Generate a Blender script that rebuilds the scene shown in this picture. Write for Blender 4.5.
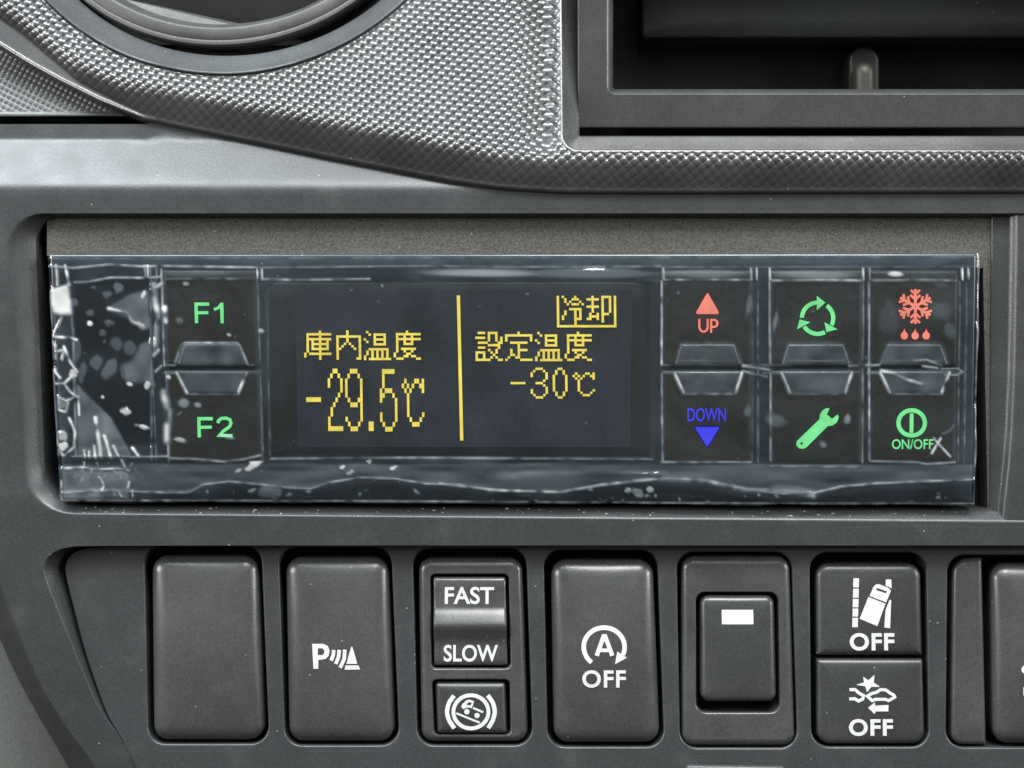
import bpy, math, random
import numpy as np
from mathutils import Vector
from mathutils.geometry import delaunay_2d_cdt

random.seed(7); RNG = np.random.default_rng(7)
SC = bpy.context.scene
for o in list(bpy.data.objects): bpy.data.objects.remove(o)
COL = SC.collection

# ---------------------------------------------------------------- camera, light, exposure
S = 0.0002            # metres per unit of the dashboard plan (0.2 mm)
D = 1750.0            # camera distance in plan units (0.35 m)
cam = bpy.data.cameras.new("Camera"); cam.sensor_width = 36
cam.lens = 36*D/1024; cam.clip_start = 0.01; cam.clip_end = 20
co = bpy.data.objects.new("Camera", cam); COL.objects.link(co)
co.location = (0, -D*S, 0); co.rotation_euler = (math.pi/2, 0, 0)
SC.camera = co
SC.render.resolution_x, SC.render.resolution_y = 1024, 768

SC.view_settings.view_transform = 'Standard'; SC.view_settings.look = 'None'
SC.view_settings.exposure = 0.08; SC.view_settings.gamma = 1.0
SC.view_settings.use_curve_mapping = False

W = bpy.data.worlds.new("World"); SC.world = W; W.use_nodes = True
nt = W.node_tree; nt.nodes.clear()
wo = nt.nodes.new('ShaderNodeOutputWorld'); bg = nt.nodes.new('ShaderNodeBackground')
tc = nt.nodes.new('ShaderNodeTexCoord'); sep = nt.nodes.new('ShaderNodeSeparateXYZ')
cr = nt.nodes.new('ShaderNodeValToRGB'); mr = nt.nodes.new('ShaderNodeMapRange')
nz = nt.nodes.new('ShaderNodeTexNoise'); nz.inputs['Scale'].default_value = 2.2; nz.inputs['Detail'].default_value = 3
mx = nt.nodes.new('ShaderNodeMix'); mx.data_type = 'RGBA'; mx.blend_type = 'MULTIPLY'; mx.inputs[0].default_value = 0.75
cr2 = nt.nodes.new('ShaderNodeValToRGB')
nt.links.new(tc.outputs['Generated'], sep.inputs[0]); nt.links.new(tc.outputs['Generated'], nz.inputs['Vector'])
mr.inputs[1].default_value = -1; mr.inputs[2].default_value = 1
nt.links.new(sep.outputs['Z'], mr.inputs[0]); nt.links.new(mr.outputs[0], cr.inputs[0])
E_ = cr.color_ramp.elements
E_[0].position = 0.0; E_[0].color = (0.075, 0.073, 0.07, 1)
E_[1].position = 1.0; E_[1].color = (0.80, 0.92, 1.06, 1)
e = E_.new(0.42); e.color = (0.10, 0.095, 0.09, 1)
e = E_.new(0.56); e.color = (0.30, 0.30, 0.30, 1)
e = E_.new(0.74); e.color = (0.72, 0.80, 0.90, 1)
F_ = cr2.color_ramp.elements
F_[0].position = 0.38; F_[0].color = (0.55, 0.48, 0.44, 1)
F_[1].position = 0.62; F_[1].color = (1.35, 1.38, 1.4, 1)
nt.links.new(nz.outputs['Fac'], cr2.inputs[0])
nt.links.new(cr.outputs[0], mx.inputs[6]); nt.links.new(cr2.outputs[0], mx.inputs[7])
nt.links.new(mx.outputs[2], bg.inputs[0]); bg.inputs[1].default_value = 0.95
nt.links.new(bg.outputs[0], wo.inputs[0])

def area(name, loc, target, sx, sy, power, color):
    l = bpy.data.lights.new(name, 'AREA'); l.shape = 'RECTANGLE'; l.size = sx; l.size_y = sy
    l.energy = power; l.color = color
    o = bpy.data.objects.new(name, l); COL.objects.link(o); o.location = loc
    d = Vector(target) - Vector(loc); o.rotation_euler = d.to_track_quat('-Z', 'Y').to_euler()
    return o
area("ledge_sheen_light", (-0.30, -0.24, 0.60), (-0.05, 0, 0.02), 0.42, 0.26, 7.0, (0.88, 0.96, 1.0))  # added overhead lamp, tuned to lay a bluish sheen on the ledge
area("trim_sheen_light", (0.12, -0.38, 0.59), (0, 0, 0), 0.30, 0.24, 7.5, (1.0, 0.99, 0.965))  # added overhead lamp, tuned to highlight the pips on the trim
area("left_window_light", (-0.75, -0.42, 0.22), (0, 0, 0), 0.30, 0.30, 5.5, (1.0, 0.985, 0.96))
area("right_window_light", (0.80, -0.36, 0.20), (0, 0, 0), 0.28, 0.26, 5.0, (0.97, 0.99, 1.0))

# ---------------------------------------------------------------- mesh helpers (plan px: x right, y down, z to the viewer)
def new_obj(name, verts, faces, mat, parent=None, zr=0.0, zf=None, smooth=True, attrs=None, sharp=None):
    V = np.asarray(verts, dtype=np.float64).reshape(-1, 3)
    z = V[:, 2].copy()
    if zf is not None: z = z + zf(V[:, 0], V[:, 1])
    k = (D - zr)/D
    P = np.stack([(V[:, 0]-512)*k*S, -z*S, (384-V[:, 1])*k*S], 1)
    me = bpy.data.meshes.new(name)
    me.from_pydata(P.tolist(), [], faces)
    me.materials.append(mat)
    if smooth:
        me.polygons.foreach_set('use_smooth', [True]*len(me.polygons))
        if sharp: me.set_sharp_from_angle(angle=math.radians(sharp))
    if attrs:
        for an, av in attrs.items():
            at = me.attributes.new(an, 'FLOAT', 'POINT'); at.data.foreach_set('value', np.asarray(av, dtype=np.float32))
    me.update()
    o = bpy.data.objects.new(name, me); COL.objects.link(o)
    if parent is not None: o.parent = parent
    return o

def thing(name, label, cat, group=None):
    o = bpy.data.objects.new(name, None); COL.objects.link(o); o.empty_display_size = 0.01
    return tag(o, label, cat, group)
def tag(o, label, cat, group=None, kind=None):
    o['label'] = label; o['category'] = cat
    if group: o['group'] = group
    if kind: o['kind'] = kind
    return o

def rq(c, r, n=7, d=0.0):
    """rounded quad, corners TL TR BR BL (image order, clockwise as seen), inset by d (negative = outset)"""
    if not hasattr(r, '__len__'): r = [r]*4
    c = [np.array(p, float) for p in c]
    L = []
    for i in range(4):
        p, q = c[i], c[(i+1) % 4]; t = (q-p)/np.linalg.norm(q-p)
        nrm = np.array([-t[1], t[0]])       # inward for clockwise in y-down
        L.append((p+nrm*d, t))
    cc = []
    for i in range(4):
        (p, t), (q, u) = L[i-1], L[i]
        M = np.array([t, -u]).T; s = np.linalg.solve(M, q-p); cc.append(p+t*s[0])
    out = []
    for i in range(4):
        a, b, e = cc[i-1], cc[i], cc[(i+1) % 4]
        ta = (a-b)/np.linalg.norm(a-b); te = (e-b)/np.linalg.norm(e-b)
        ang = math.acos(np.clip(ta@te, -1, 1)); rr = max(r[i]-d, 0.35)
        tl = rr/math.tan(ang/2); m = (ta+te); m /= np.linalg.norm(m); ctr = b+m*rr/math.sin(ang/2)
        p0, p1 = b+ta*tl-ctr, b+te*tl-ctr
        a0 = math.atan2(p0[1], p0[0]); a1 = math.atan2(p1[1], p1[0])
        while a1 < a0: a1 += 2*math.pi
        for k in range(n+1):
            th = a0+(a1-a0)*k/n; out.append((ctr[0]+rr*math.cos(th), ctr[1]+rr*math.sin(th)))
    # subdivide long straight runs for smooth doming
    res = []
    N = len(out)
    for i in range(N):
        p, q = out[i], out[(i+1) % N]; res.append(p)
        if i % (n+1) == n:
            for k in range(1, 6): res.append((p[0]+(q[0]-p[0])*k/6, p[1]+(q[1]-p[1])*k/6))
    return res

def ringfaces(n, a, b, flip=False):
    f = []
    for i in range(n):
        j = (i+1) % n
        q = (a+i, a+j, b+j, b+i)
        f.append(q[::-1] if flip else q)
    return f

def crownf(c, amt):
    xs = [p[0] for p in c]; ys = [p[1] for p in c]; x0, x1, y0, y1 = min(xs), max(xs), min(ys), max(ys)
    def f(x, y):
        u = np.clip((x-x0)/(x1-x0)*2-1, -1, 1); v = np.clip((y-y0)/(y1-y0)*2-1, -1, 1)
        return amt*(1-u*u)*(1-v*v)
    return f

def pad(name, c, r, prof, mat, parent, crown=0.0, zr=0.0, zf=None, sharp=50):
    """raised cap: prof = [(inset, z) ...] from the base up; closed with a domed top. Returns (object, z(x,y) of the top)"""
    V, F = [], []; n = None
    cf = crownf(c, crown)
    for d, z in prof:
        ring = rq(c, r, d=d); n = len(ring); V += [(x, y, z+(float(cf(x, y)) if d > 1 else 0)) for x, y in ring]
    for k in range(len(prof)-1): F += ringfaces(n, k*n, (k+1)*n)
    zt = prof[-1][1]; ring = rq(c, r, d=prof[-1][0]); cx = sum(p[0] for p in ring)/n; cy = sum(p[1] for p in ring)/n
    cur = (len(prof)-1)*n
    # re-lift last ring with crown too
    V[cur:cur+n] = [(x, y, zt+float(cf(x, y))) for x, y in ring]
    for s in (0.8, 0.6, 0.4, 0.2):
        b = len(V)
        for x, y in ring:
            X, Y = cx+(x-cx)*s, cy+(y-cy)*s; V.append((X, Y, zt+float(cf(X, Y))))
        F += ringfaces(n, cur, b); cur = b
    V.append((cx, cy, zt+float(cf(cx, cy)))); ci = len(V)-1
    for i in range(n): F.append((cur+i, cur+(i+1) % n, ci))
    F = [f[::-1] for f in F]
    o = new_obj(name, V, F, mat, parent, zr, zf, sharp=sharp)
    base = (lambda x, y: zt+cf(x, y)) if zf is None else (lambda x, y: zt+cf(x, y)+zf(x, y))
    return o, base

def tess(loops):
    pts, edges = [], []
    for l in loops:
        b = len(pts); pts += [Vector((float(x), float(y))) for x, y in l]; n = len(l)
        edges += [(b+i, b+(i+1) % n) for i in range(n)]
    vo, eo, fo_, ov, oe, of_ = delaunay_2d_cdt(pts, edges, [], 0, 1e-5)
    vo = [(v.x, v.y) for v in vo]
    def inside(x, y):
        c = False
        for l in loops:
            j = len(l)-1
            for i in range(len(l)):
                (xi, yi), (xj, yj) = l[i], l[j]
                if (yi > y) != (yj > y) and x < (xj-xi)*(y-yi)/(yj-yi)+xi: c = not c
                j = i
        return c
    out = []
    for t in fo_:
        a, b, c = t; (x0, y0), (x1, y1), (x2, y2) = vo[a], vo[b], vo[c]
        if not inside((x0+x1+x2)/3, (y0+y1+y2)/3): continue
        cr_ = (x1-x0)*(y2-y0)-(x2-x0)*(y1-y0)
        if abs(cr_) < 1e-7: continue
        out.append((a, c, b) if cr_ > 0 else (a, b, c))   # face the viewer
    return vo, out

def plate(name, outer, holes, z, mat, parent, zr=0.0, zf=None, outer_prof=None, sharp=35):
    """flat plate; holes = [(corners, radii, [(outset, z) ... first at front])]"""
    def hring(c, r, d):
        if len(c) == 2:                      # (inner corners, front corners): d runs 0 .. 1 between them
            q = [tuple(np.array(a)*(1-d)+np.array(b)*d) for a, b in zip(*c)]
            return rq(q, [a*(1-d)+b*d for a, b in zip(*r)])
        return rq(c, r, d=-d)
    loops = [outer]+[hring(c, r, pr[0][0]) for c, r, pr in holes]
    flat, tr = tess(loops)
    V = [(x, y, z) for x, y in flat]; F = list(tr)
    for c, r, pr in holes:
        a = None
        for d, zz in pr:
            ring = hring(c, r, d); n = len(ring); b = len(V); V += [(x, y, z+zz) for x, y in ring]
            if a is not None: F += ringfaces(n, a, b)
            a = b
    if outer_prof:
        c, r, pr = outer_prof; a = None
        for d, zz in pr:
            ring = rq(c, r, d=d); n = len(ring); b = len(V); V += [(x, y, z+zz) for x, y in ring]
            if a is not None: F += ringfaces(n, a, b, flip=True)
            a = b
    return new_obj(name, V, F, mat, parent, zr, zf, sharp=sharp)

# flat printed / lit marks -------------------------------------------------------
class Marks:
    def __init__(s): s.V, s.F, s.lift, s.rec = [], [], 0.0, []
    def poly(s, pts, holes=()):
        s.rec.append((list(pts), 0.0, True))
        flat, tr = tess([list(pts)]+[list(h) for h in holes]); b = len(s.V)
        s.V += [(x, y, s.lift) for x, y in flat]; s.F += [tuple(i+b for i in t) for t in tr]; s.lift += 0.03
    def stroke(s, pts, w, closed=False, taper=None):
        s.rec.append((list(pts), w, closed))
        P = [np.array(p, float) for p in pts]; n = len(P); L, R = [], []
        for i in range(n):
            a = P[i-1] if (i > 0 or closed) else None; c = P[(i+1) % n] if (i < n-1 or closed) else None
            p = P[i]
            t1 = (p-a)/np.linalg.norm(p-a) if a is not None else None
            t2 = (c-p)/np.linalg.norm(c-p) if c is not None else None
            if t1 is None: t1 = t2
            if t2 is None: t2 = t1
            n1 = np.array([-t1[1], t1[0]]); n2 = np.array([-t2[1], t2[0]]); m = n1+n2
            m = m/np.linalg.norm(m); k = min(1/max(m@n1, 0.3), 2.0)
            L.append(p+m*w/2*k); R.append(p-m*w/2*k)
        b = len(s.V)
        s.V += [(q[0], q[1], s.lift) for q in L]+[(q[0], q[1], s.lift) for q in R]
        for i in range(n if closed else n-1):
            j = (i+1) % n; s.F.append((b+i, b+n+i, b+n+j, b+j)[::-1])
        s.lift += 0.03
    def disc(s, cx, cy, rx, ry=None, n=28):
        ry = ry or rx; s.poly([(cx+rx*math.cos(2*math.pi*i/n), cy+ry*math.sin(2*math.pi*i/n)) for i in range(n)])
    def arc(s, cx, cy, r, a0, a1, w, ry=None, n=30):
        ry = ry or r
        s.stroke([(cx+r*math.cos(math.radians(a0+(a1-a0)*i/n)), cy-ry*math.sin(math.radians(a0+(a1-a0)*i/n))) for i in range(n+1)], w)
    def ring(s, cx, cy, r, w, ry=None, n=44):
        ry = ry or r
        s.stroke([(cx+r*math.cos(2*math.pi*i/n), cy+ry*math.sin(2*math.pi*i/n)) for i in range(n)], w, closed=True)
    def text(s, body, x0, y0, x1, y1, bold=0.0, space=1.0):
        c = bpy.data.curves.new('tmp', 'FONT'); c.body = body; c.offset = bold; c.space_character = space; c.resolution_u = 5
        o = bpy.data.objects.new('tmp', c); COL.objects.link(o); bpy.context.view_layer.update()
        ev = o.evaluated_get(bpy.context.evaluated_depsgraph_get()); me = ev.to_mesh()
        vv = [(v.co.x, v.co.y) for v in me.vertices]; ff = [tuple(p.vertices) for p in me.polygons]
        ev.to_mesh_clear(); bpy.data.objects.remove(o); bpy.data.curves.remove(c)
        ax, bx = min(v[0] for v in vv), max(v[0] for v in vv); ay, by = min(v[1] for v in vv), max(v[1] for v in vv)
        b = len(s.V)
        s.V += [(x0+(x-ax)/(bx-ax)*(x1-x0), y1-(y-ay)/(by-ay)*(y1-y0), s.lift) for x, y in vv]
        for f in ff:
            p = [s.V[b+i] for i in f[:3]]
            cr_ = (p[1][0]-p[0][0])*(p[2][1]-p[0][1])-(p[2][0]-p[0][0])*(p[1][1]-p[0][1])
            s.F.append(tuple(b+i for i in (f[::-1] if cr_ > 0 else f)))
        s.lift += 0.03
    def cells(s, rows, x0, y0, px, py, w=None, h=None, skew=0.0):
        """dot-matrix glyph: rows = list of strings of column lists"""
        for r, cols in enumerate(rows):
            for c in cols:
                x = x0+c*px+skew*r*py; y = y0+r*py; b = len(s.V); ww = (w or px)/2; hh = (h or py)/2
                s.V += [(x-ww, y-hh, s.lift), (x+ww, y-hh, s.lift), (x+ww, y+hh, s.lift), (x-ww, y+hh, s.lift)]
                s.F.append((b+3, b+2, b+1, b))
    def build(s, name, mat, parent, zt, zr=0.0, up=0.35):
        V = [(x, y, float(zt(x, y))+up+l) for x, y, l in s.V]
        return new_obj(name, V, s.F, mat, parent, zr, smooth=False)

# ---------------------------------------------------------------- materials
def nodes(name):
    m = bpy.data.materials.new(name); m.use_nodes = True; n = m.node_tree; n.nodes.clear()
    out = n.nodes.new('ShaderNodeOutputMaterial'); return m, n, out
def plastic(name, col, rough=0.5, grain=2600, bump=0.35, spec=0.5, dust=0.25, mottle=0.25, warm=None, speck=0.14, speck_scale=2200):
    m, n, out = nodes(name); L = n.links
    p = n.nodes.new('ShaderNodeBsdfPrincipled'); L.new(p.outputs[0], out.inputs[0])
    tc = n.nodes.new('ShaderNodeTexCoord')
    def noise(sc, det=3):
        t = n.nodes.new('ShaderNodeTexNoise'); t.inputs['Scale'].default_value = sc; t.inputs['Detail'].default_value = det
        L.new(tc.outputs['Object'], t.inputs['Vector']); return t
    def ramp(src, a, b, ca, cb):
        r = n.nodes.new('ShaderNodeValToRGB'); r.color_ramp.elements[0].position = a; r.color_ramp.elements[1].position = b
        r.color_ramp.elements[0].color = (*ca, 1); r.color_ramp.elements[1].color = (*cb, 1); L.new(src, r.inputs[0]); return r
    big = noise(55, 4); c2 = warm or tuple(x*(1+mottle*1.6) for x in col); c1 = tuple(x*(1-mottle) for x in col)
    base = ramp(big.outputs['Fac'], 0.3, 0.7, c1, c2)
    # fine speckle in the pigment
    fine = noise(speck_scale, 2); sp = ramp(fine.outputs['Fac'], 0.35, 0.65, (1-speck,)*3, (1+speck,)*3)
    mu = n.nodes.new('ShaderNodeMix'); mu.data_type = 'RGBA'; mu.blend_type = 'MULTIPLY'; mu.inputs[0].default_value = 1
    L.new(base.outputs[0], mu.inputs[6]); L.new(sp.outputs[0], mu.inputs[7])
    last = mu.outputs[2]
    if dust > 0:
        vo = n.nodes.new('ShaderNodeTexVoronoi'); vo.inputs['Scale'].default_value = 620; L.new(tc.outputs['Object'], vo.inputs['Vector'])
        d1 = n.nodes.new('ShaderNodeMath'); d1.operation = 'LESS_THAN'; d1.inputs[1].default_value = 0.10; L.new(vo.outputs['Distance'], d1.inputs[0])
        sx = n.nodes.new('ShaderNodeSeparateColor'); L.new(vo.outputs['Color'], sx.inputs[0])
        d2 = n.nodes.new('ShaderNodeMath'); d2.operation = 'GREATER_THAN'; d2.inputs[1].default_value = 1-0.16*dust; L.new(sx.outputs[0], d2.inputs[0])
        d3 = n.nodes.new('ShaderNodeMath'); d3.operation = 'MULTIPLY'; L.new(d1.outputs[0], d3.inputs[0]); L.new(d2.outputs[0], d3.inputs[1])
        d4 = n.nodes.new('ShaderNodeMath'); d4.operation = 'MULTIPLY'; d4.inputs[1].default_value = 0.32; L.new(d3.outputs[0], d4.inputs[0])
        m2 = n.nodes.new('ShaderNodeMix'); m2.data_type = 'RGBA'; L.new(d4.outputs[0], m2.inputs[0]); L.new(last, m2.inputs[6]); m2.inputs[7].default_value = (0.5, 0.5, 0.48, 1)
        # thin film of dust in soft patches
        pa = noise(120, 6); pr = ramp(pa.outputs['Fac'], 0.52, 0.75, (0, 0, 0), (0.035*dust*2,)*3)
        m3 = n.nodes.new('ShaderNodeMix'); m3.data_type = 'RGBA'; L.new(pr.outputs[0], m3.inputs[0]); L.new(m2.outputs[2], m3.inputs[6]); m3.inputs[7].default_value = (0.34, 0.34, 0.32, 1)
        last = m3.outputs[2]
    L.new(last, p.inputs['Base Color'])
    rr = noise(180, 4); r2 = ramp(rr.outputs['Fac'], 0.3, 0.7, (rough*0.88,)*3, (min(1, rough*1.12),)*3); L.new(r2.outputs[0], p.inputs['Roughness'])
    p.inputs['Specular IOR Level'].default_value = spec
    if bump > 0:
        g = noise(grain, 2); b = n.nodes.new('ShaderNodeBump'); b.inputs['Strength'].default_value = bump; b.inputs['Distance'].default_value = 0.00008
        L.new(g.outputs['Fac'], b.inputs['Height']); L.new(b.outputs[0], p.inputs['Normal'])
    m['p'] = p.name
    return m

def grained(name, col, rough, px, py, rot, h, spec=0.5):
    """plastic with a diamond lattice of raised pips; 'grain' point attribute switches the pips off on smooth borders"""
    m = plastic(name, col, rough, bump=0.0, spec=spec, dust=0.12); n = m.node_tree; L = n.links; p = n.nodes[m['p']]
    tc = n.nodes.new('ShaderNodeTexCoord'); mp = n.nodes.new('ShaderNodeMapping'); mp.inputs['Rotation'].default_value = (0, rot, 0)
    L.new(tc.outputs['Object'], mp.inputs['Vector']); sx = n.nodes.new('ShaderNodeSeparateXYZ'); L.new(mp.outputs[0], sx.inputs[0])
    def mth(op, a, b=None):
        k = n.nodes.new('ShaderNodeMath'); k.operation = op
        for i, v in enumerate((a, b)):
            if v is None: continue
            if isinstance(v, (int, float)): k.inputs[i].default_value = v
            else: L.new(v, k.inputs[i])
        return k.outputs[0]
    u = mth('MULTIPLY', sx.outputs['X'], 1/(px*S)); v = mth('MULTIPLY', sx.outputs['Z'], 1/(py*S))
    pq = []
    for op in ('ADD', 'SUBTRACT'):
        t = mth(op, u, v); f = mth('SUBTRACT', t, mth('ROUND', t)); pq.append(mth('MULTIPLY', f, f))
    r2 = mth('MINIMUM', mth('MULTIPLY', mth('ADD', pq[0], pq[1]), 2.0), 1.0)
    hgt = mth('SUBTRACT', 1.0, r2)
    at = n.nodes.new('ShaderNodeAttribute'); at.attribute_name = 'grain'
    fin = n.nodes.new('ShaderNodeTexNoise'); fin.inputs['Scale'].default_value = 2600; L.new(tc.outputs['Object'], fin.inputs['Vector'])
    tot = mth('ADD', mth('MULTIPLY', hgt, at.outputs['Fac']), mth('MULTIPLY', fin.outputs['Fac'], 0.06))
    bu = n.nodes.new('ShaderNodeBump'); bu.inputs['Strength'].default_value = 1.0; bu.inputs['Distance'].default_value = h*S
    L.new(tot, bu.inputs['Height']); L.new(bu.outputs[0], p.inputs['Normal'])
    return m

def emit(name, col, k=1.0):
    m, n, out = nodes(name); e = n.nodes.new('ShaderNodeEmission'); e.inputs[0].default_value = (*col, 1); e.inputs[1].default_value = k
    tc = n.nodes.new('ShaderNodeTexCoord'); t = n.nodes.new('ShaderNodeTexNoise'); t.inputs['Scale'].default_value = 260; t.inputs['Detail'].default_value = 3
    n.links.new(tc.outputs['Object'], t.inputs['Vector']); mp = n.nodes.new('ShaderNodeMapRange'); mp.inputs[1].default_value = 0.3; mp.inputs[2].default_value = 0.7; mp.inputs[3].default_value = 0.80*k; mp.inputs[4].default_value = 1.08*k
    n.links.new(t.outputs['Fac'], mp.inputs[0]); n.links.new(mp.outputs[0], e.inputs[1])
    n.links.new(e.outputs[0], out.inputs[0]); return m
def print_ink(name, col, rough=0.5):
    m, n, out = nodes(name); L = n.links; p = n.nodes.new('ShaderNodeBsdfPrincipled'); L.new(p.outputs[0], out.inputs[0])
    tc = n.nodes.new('ShaderNodeTexCoord'); t = n.nodes.new('ShaderNodeTexNoise'); t.inputs['Scale'].default_value = 900; L.new(tc.outputs['Object'], t.inputs['Vector'])
    r = n.nodes.new('ShaderNodeValToRGB'); r.color_ramp.elements[0].color = (*[c*0.85 for c in col], 1); r.color_ramp.elements[1].color = (*col, 1)
    L.new(t.outputs['Fac'], r.inputs[0]); L.new(r.outputs[0], p.inputs['Base Color']); p.inputs['Roughness'].default_value = rough; return m

M_FASCIA = plastic("fascia_plastic", (0.028, 0.0295, 0.0305), 0.36, 2200, 0.28, 0.5, 0.5, 0.06)
M_TRIM = grained("pip_grain_plastic", (0.042, 0.042, 0.042), 0.27, 11.1, 10.45, math.radians(-5.5), 2.1, 0.75)
M_CORNER = grained("fine_grain_plastic", (0.050, 0.052, 0.052), 0.42, 8.0, 8.0, math.radians(18), 1.0, 0.6)
M_VENT = plastic("vent_plastic", (0.038, 0.038, 0.035), 0.5, 2400, 0.25, 0.5, 0.4, 0.12)
M_VENTD = plastic("vent_dark_plastic", (0.045, 0.048, 0.050), 0.40, 2400, 0.25, 0.5, 0.5, 0.12)
M_FRAME = plastic("frame_plastic", (0.026, 0.0265, 0.026), 0.32, 2600, 0.15, 0.5, 0.35, 0.06)
M_DARK = plastic("cavity_plastic", (0.006, 0.0075, 0.007), 0.45, 2000, 0.2, 0.3, 0.1, 0.2)
M_BLACK = plastic("pocket_black", (0.006, 0.006, 0.006), 0.7, 2000, 0.1, 0.2, 0.0, 0.1)
M_FOAM = plastic("foam_seal", (0.068, 0.066, 0.058), 0.95, 1100, 1.0, 0.1, 0.4, 0.06, speck=0.34, speck_scale=3600)
M_BUTTON = plastic("switch_plastic", (0.038, 0.0385, 0.0378), 0.28, 2600, 0.14, 0.5, 0.45, 0.12)
M_BUTTON2 = plastic("switch_dark_plastic", (0.026, 0.027, 0.027), 0.33, 2800, 0.14, 0.5, 0.35, 0.15)
M_KNEE = plastic("knee_panel_plastic", (0.125, 0.13, 0.118), 0.6, 2000, 0.12, 0.4, 0.1, 0.04)
M_CASE = plastic("controller_bezel", (0.019, 0.026, 0.032), 0.22, 2600, 0.05, 0.5, 0.3, 0.2)
M_KEY = plastic("controller_key", (0.037, 0.038, 0.034), 0.35, 2600, 0.1, 0.4, 0.35, 0.2)
M_GRIP = plastic("controller_key_grip", (0.026, 0.031, 0.034), 0.25, 2600, 0.08, 0.5, 0.3, 0.2)
M_GLASS = plastic("display_black", (0.028, 0.031, 0.031), 0.15, 2600, 0.03, 0.4, 0.3, 0.2)
M_LCD = plastic("display_matrix", (0.037, 0.043, 0.054), 0.3, 2600, 0.03, 0.4, 0.1, 0.25)
M_WHITE = print_ink("white_print", (0.50, 0.50, 0.485))
M_YEL = emit("lit_yellow", (1.0, 0.80, 0.13), 1.0)
M_GRN = emit("lit_green", (0.24, 0.93, 0.34), 0.95)
M_RED = emit("lit_red", (1.0, 0.29, 0.21), 0.95)
M_BLU = emit("lit_blue", (0.07, 0.07, 0.97), 0.95)
M_DUST = print_ink("dust_lint", (0.34, 0.33, 0.30), 0.9)
M_STUD = plastic("stud_plastic", (0.020, 0.017, 0.013), 0.5, 2000, 0.2, 0.4, 0.2, 0.2)

def film_material():
    m, n, out = nodes("clear_film"); L = n.links
    tr = n.nodes.new('ShaderNodeBsdfTransparent'); tr.inputs[0].default_value = (0.93, 0.95, 0.96, 1)
    gl = n.nodes.new('ShaderNodeBsdfGlossy'); gl.inputs['Roughness'].default_value = 0.10; gl.inputs[0].default_value = (1, 1, 1, 1)
    fr = n.nodes.new('ShaderNodeFresnel'); fr.inputs[0].default_value = 1.55
    k = n.nodes.new('ShaderNodeMath'); k.operation = 'MULTIPLY'; k.inputs[1].default_value = 0.75; k.use_clamp = True; L.new(fr.outputs[0], k.inputs[0])
    m1 = n.nodes.new('ShaderNodeMixShader'); L.new(k.outputs[0], m1.inputs[0]); L.new(tr.outputs[0], m1.inputs[1]); L.new(gl.outputs[0], m1.inputs[2])
    df = n.nodes.new('ShaderNodeBsdfDiffuse'); df.inputs[0].default_value = (0.57, 0.64, 0.69, 1)
    at = n.nodes.new('ShaderNodeAttribute'); at.attribute_name = 'milky_glint'
    cr_ = n.nodes.new('ShaderNodeValToRGB'); cr_.color_ramp.elements[0].color = (0.42, 0.56, 0.66, 1); cr_.color_ramp.elements[1].position = 0.28; cr_.color_ramp.elements[1].color = (0.80, 0.80, 0.77, 1)  # strongest values turn neutral white, standing in for glints on folds
    L.new(at.outputs['Fac'], cr_.inputs[0]); L.new(cr_.outputs[0], df.inputs[0])
    m2 = n.nodes.new('ShaderNodeMixShader'); L.new(at.outputs['Fac'], m2.inputs[0]); L.new(m1.outputs[0], m2.inputs[1]); L.new(df.outputs[0], m2.inputs[2])
    tc = n.nodes.new('ShaderNodeTexCoord'); t = n.nodes.new('ShaderNodeTexNoise'); t.inputs['Scale'].default_value = 420; t.inputs['Detail'].default_value = 4
    L.new(tc.outputs['Object'], t.inputs['Vector']); b = n.nodes.new('ShaderNodeBump'); b.inputs['Strength'].default_value = 0.15; b.inputs['Distance'].default_value = 0.0001
    L.new(t.outputs['Fac'], b.inputs['Height']); L.new(b.outputs[0], gl.inputs['Normal'])
    L.new(m2.outputs[0], out.inputs[0]); return m
M_FILM = film_material()

# ---------------------------------------------------------------- dash fascia: slot surround, upper ledge, switch bank
def softplus(t, k): return k*np.logaddexp(0, t/k)
def softmin(a, b, k): return -k*np.logaddexp(-a/k, -b/k)
RIM = 4.0
def bank(x, y): return -13+17*(np.asarray(y, float)-545)/200
def zledge(y): return RIM-0.65*softplus(187-y, 3.0)+0.54*softplus(135.5-y, 1.0)

fascia = thing("dash_fascia", "dark grey dashboard panel with the long controller slot and row of switch openings", "dashboard panel")
inner_edge = [(130, 830), (100, 768), (70, 730), (45, 690), (27, 650), (14, 615), (0, 578), (-20, 535), (-50, 480), (-90, 420)]
outer_edge = [(92, 830), (62, 768), (45, 740), (28, 710), (12, 681), (0, 656), (-14, 622), (-38, 570), (-70, 505), (-110, 440)]
bank_edge = [(1120, 545), (560, 545), (84, 545), (66, 547), (53, 552), (46, 560), (44, 573), (57, 606), (71, 641), (94, 697), (106, 719), (121, 736), (140, 770), (160, 830)]
bank_foot = [(1120, 548.5), (560, 548.5), (92, 548.5), (78, 551), (69, 556), (64.5, 563), (64, 575), (74, 610), (84.5, 649), (102, 697), (111, 718), (122.5, 735), (141, 769), (161.5, 830)]
def chaikin(P, k=2):
    P = [np.array(p, float) for p in P]
    for _ in range(k):
        Q = [P[0]]
        for a, b in zip(P[:-1], P[1:]): Q += [a*0.75+b*0.25, a*0.25+b*0.75]
        P = Q+[P[-1]]
    return [tuple(p) for p in P]
inner_edge, outer_edge, bank_edge, bank_foot = (chaikin(p) for p in (inner_edge, outer_edge, bank_edge, bank_foot))
outline = [(-90, 196), (300, 196), (700, 196), (1120, 196)]+bank_edge+inner_edge
slot_c = ([(34, 217.5), (1100, 217.5), (1100, 509), (45, 505.5)], [(5, 213.5), (1110, 213.5), (1110, 523.5), (25, 514)]); slot_r = ([22, 3, 3, 40], [36, 4, 6, 52])
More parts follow.
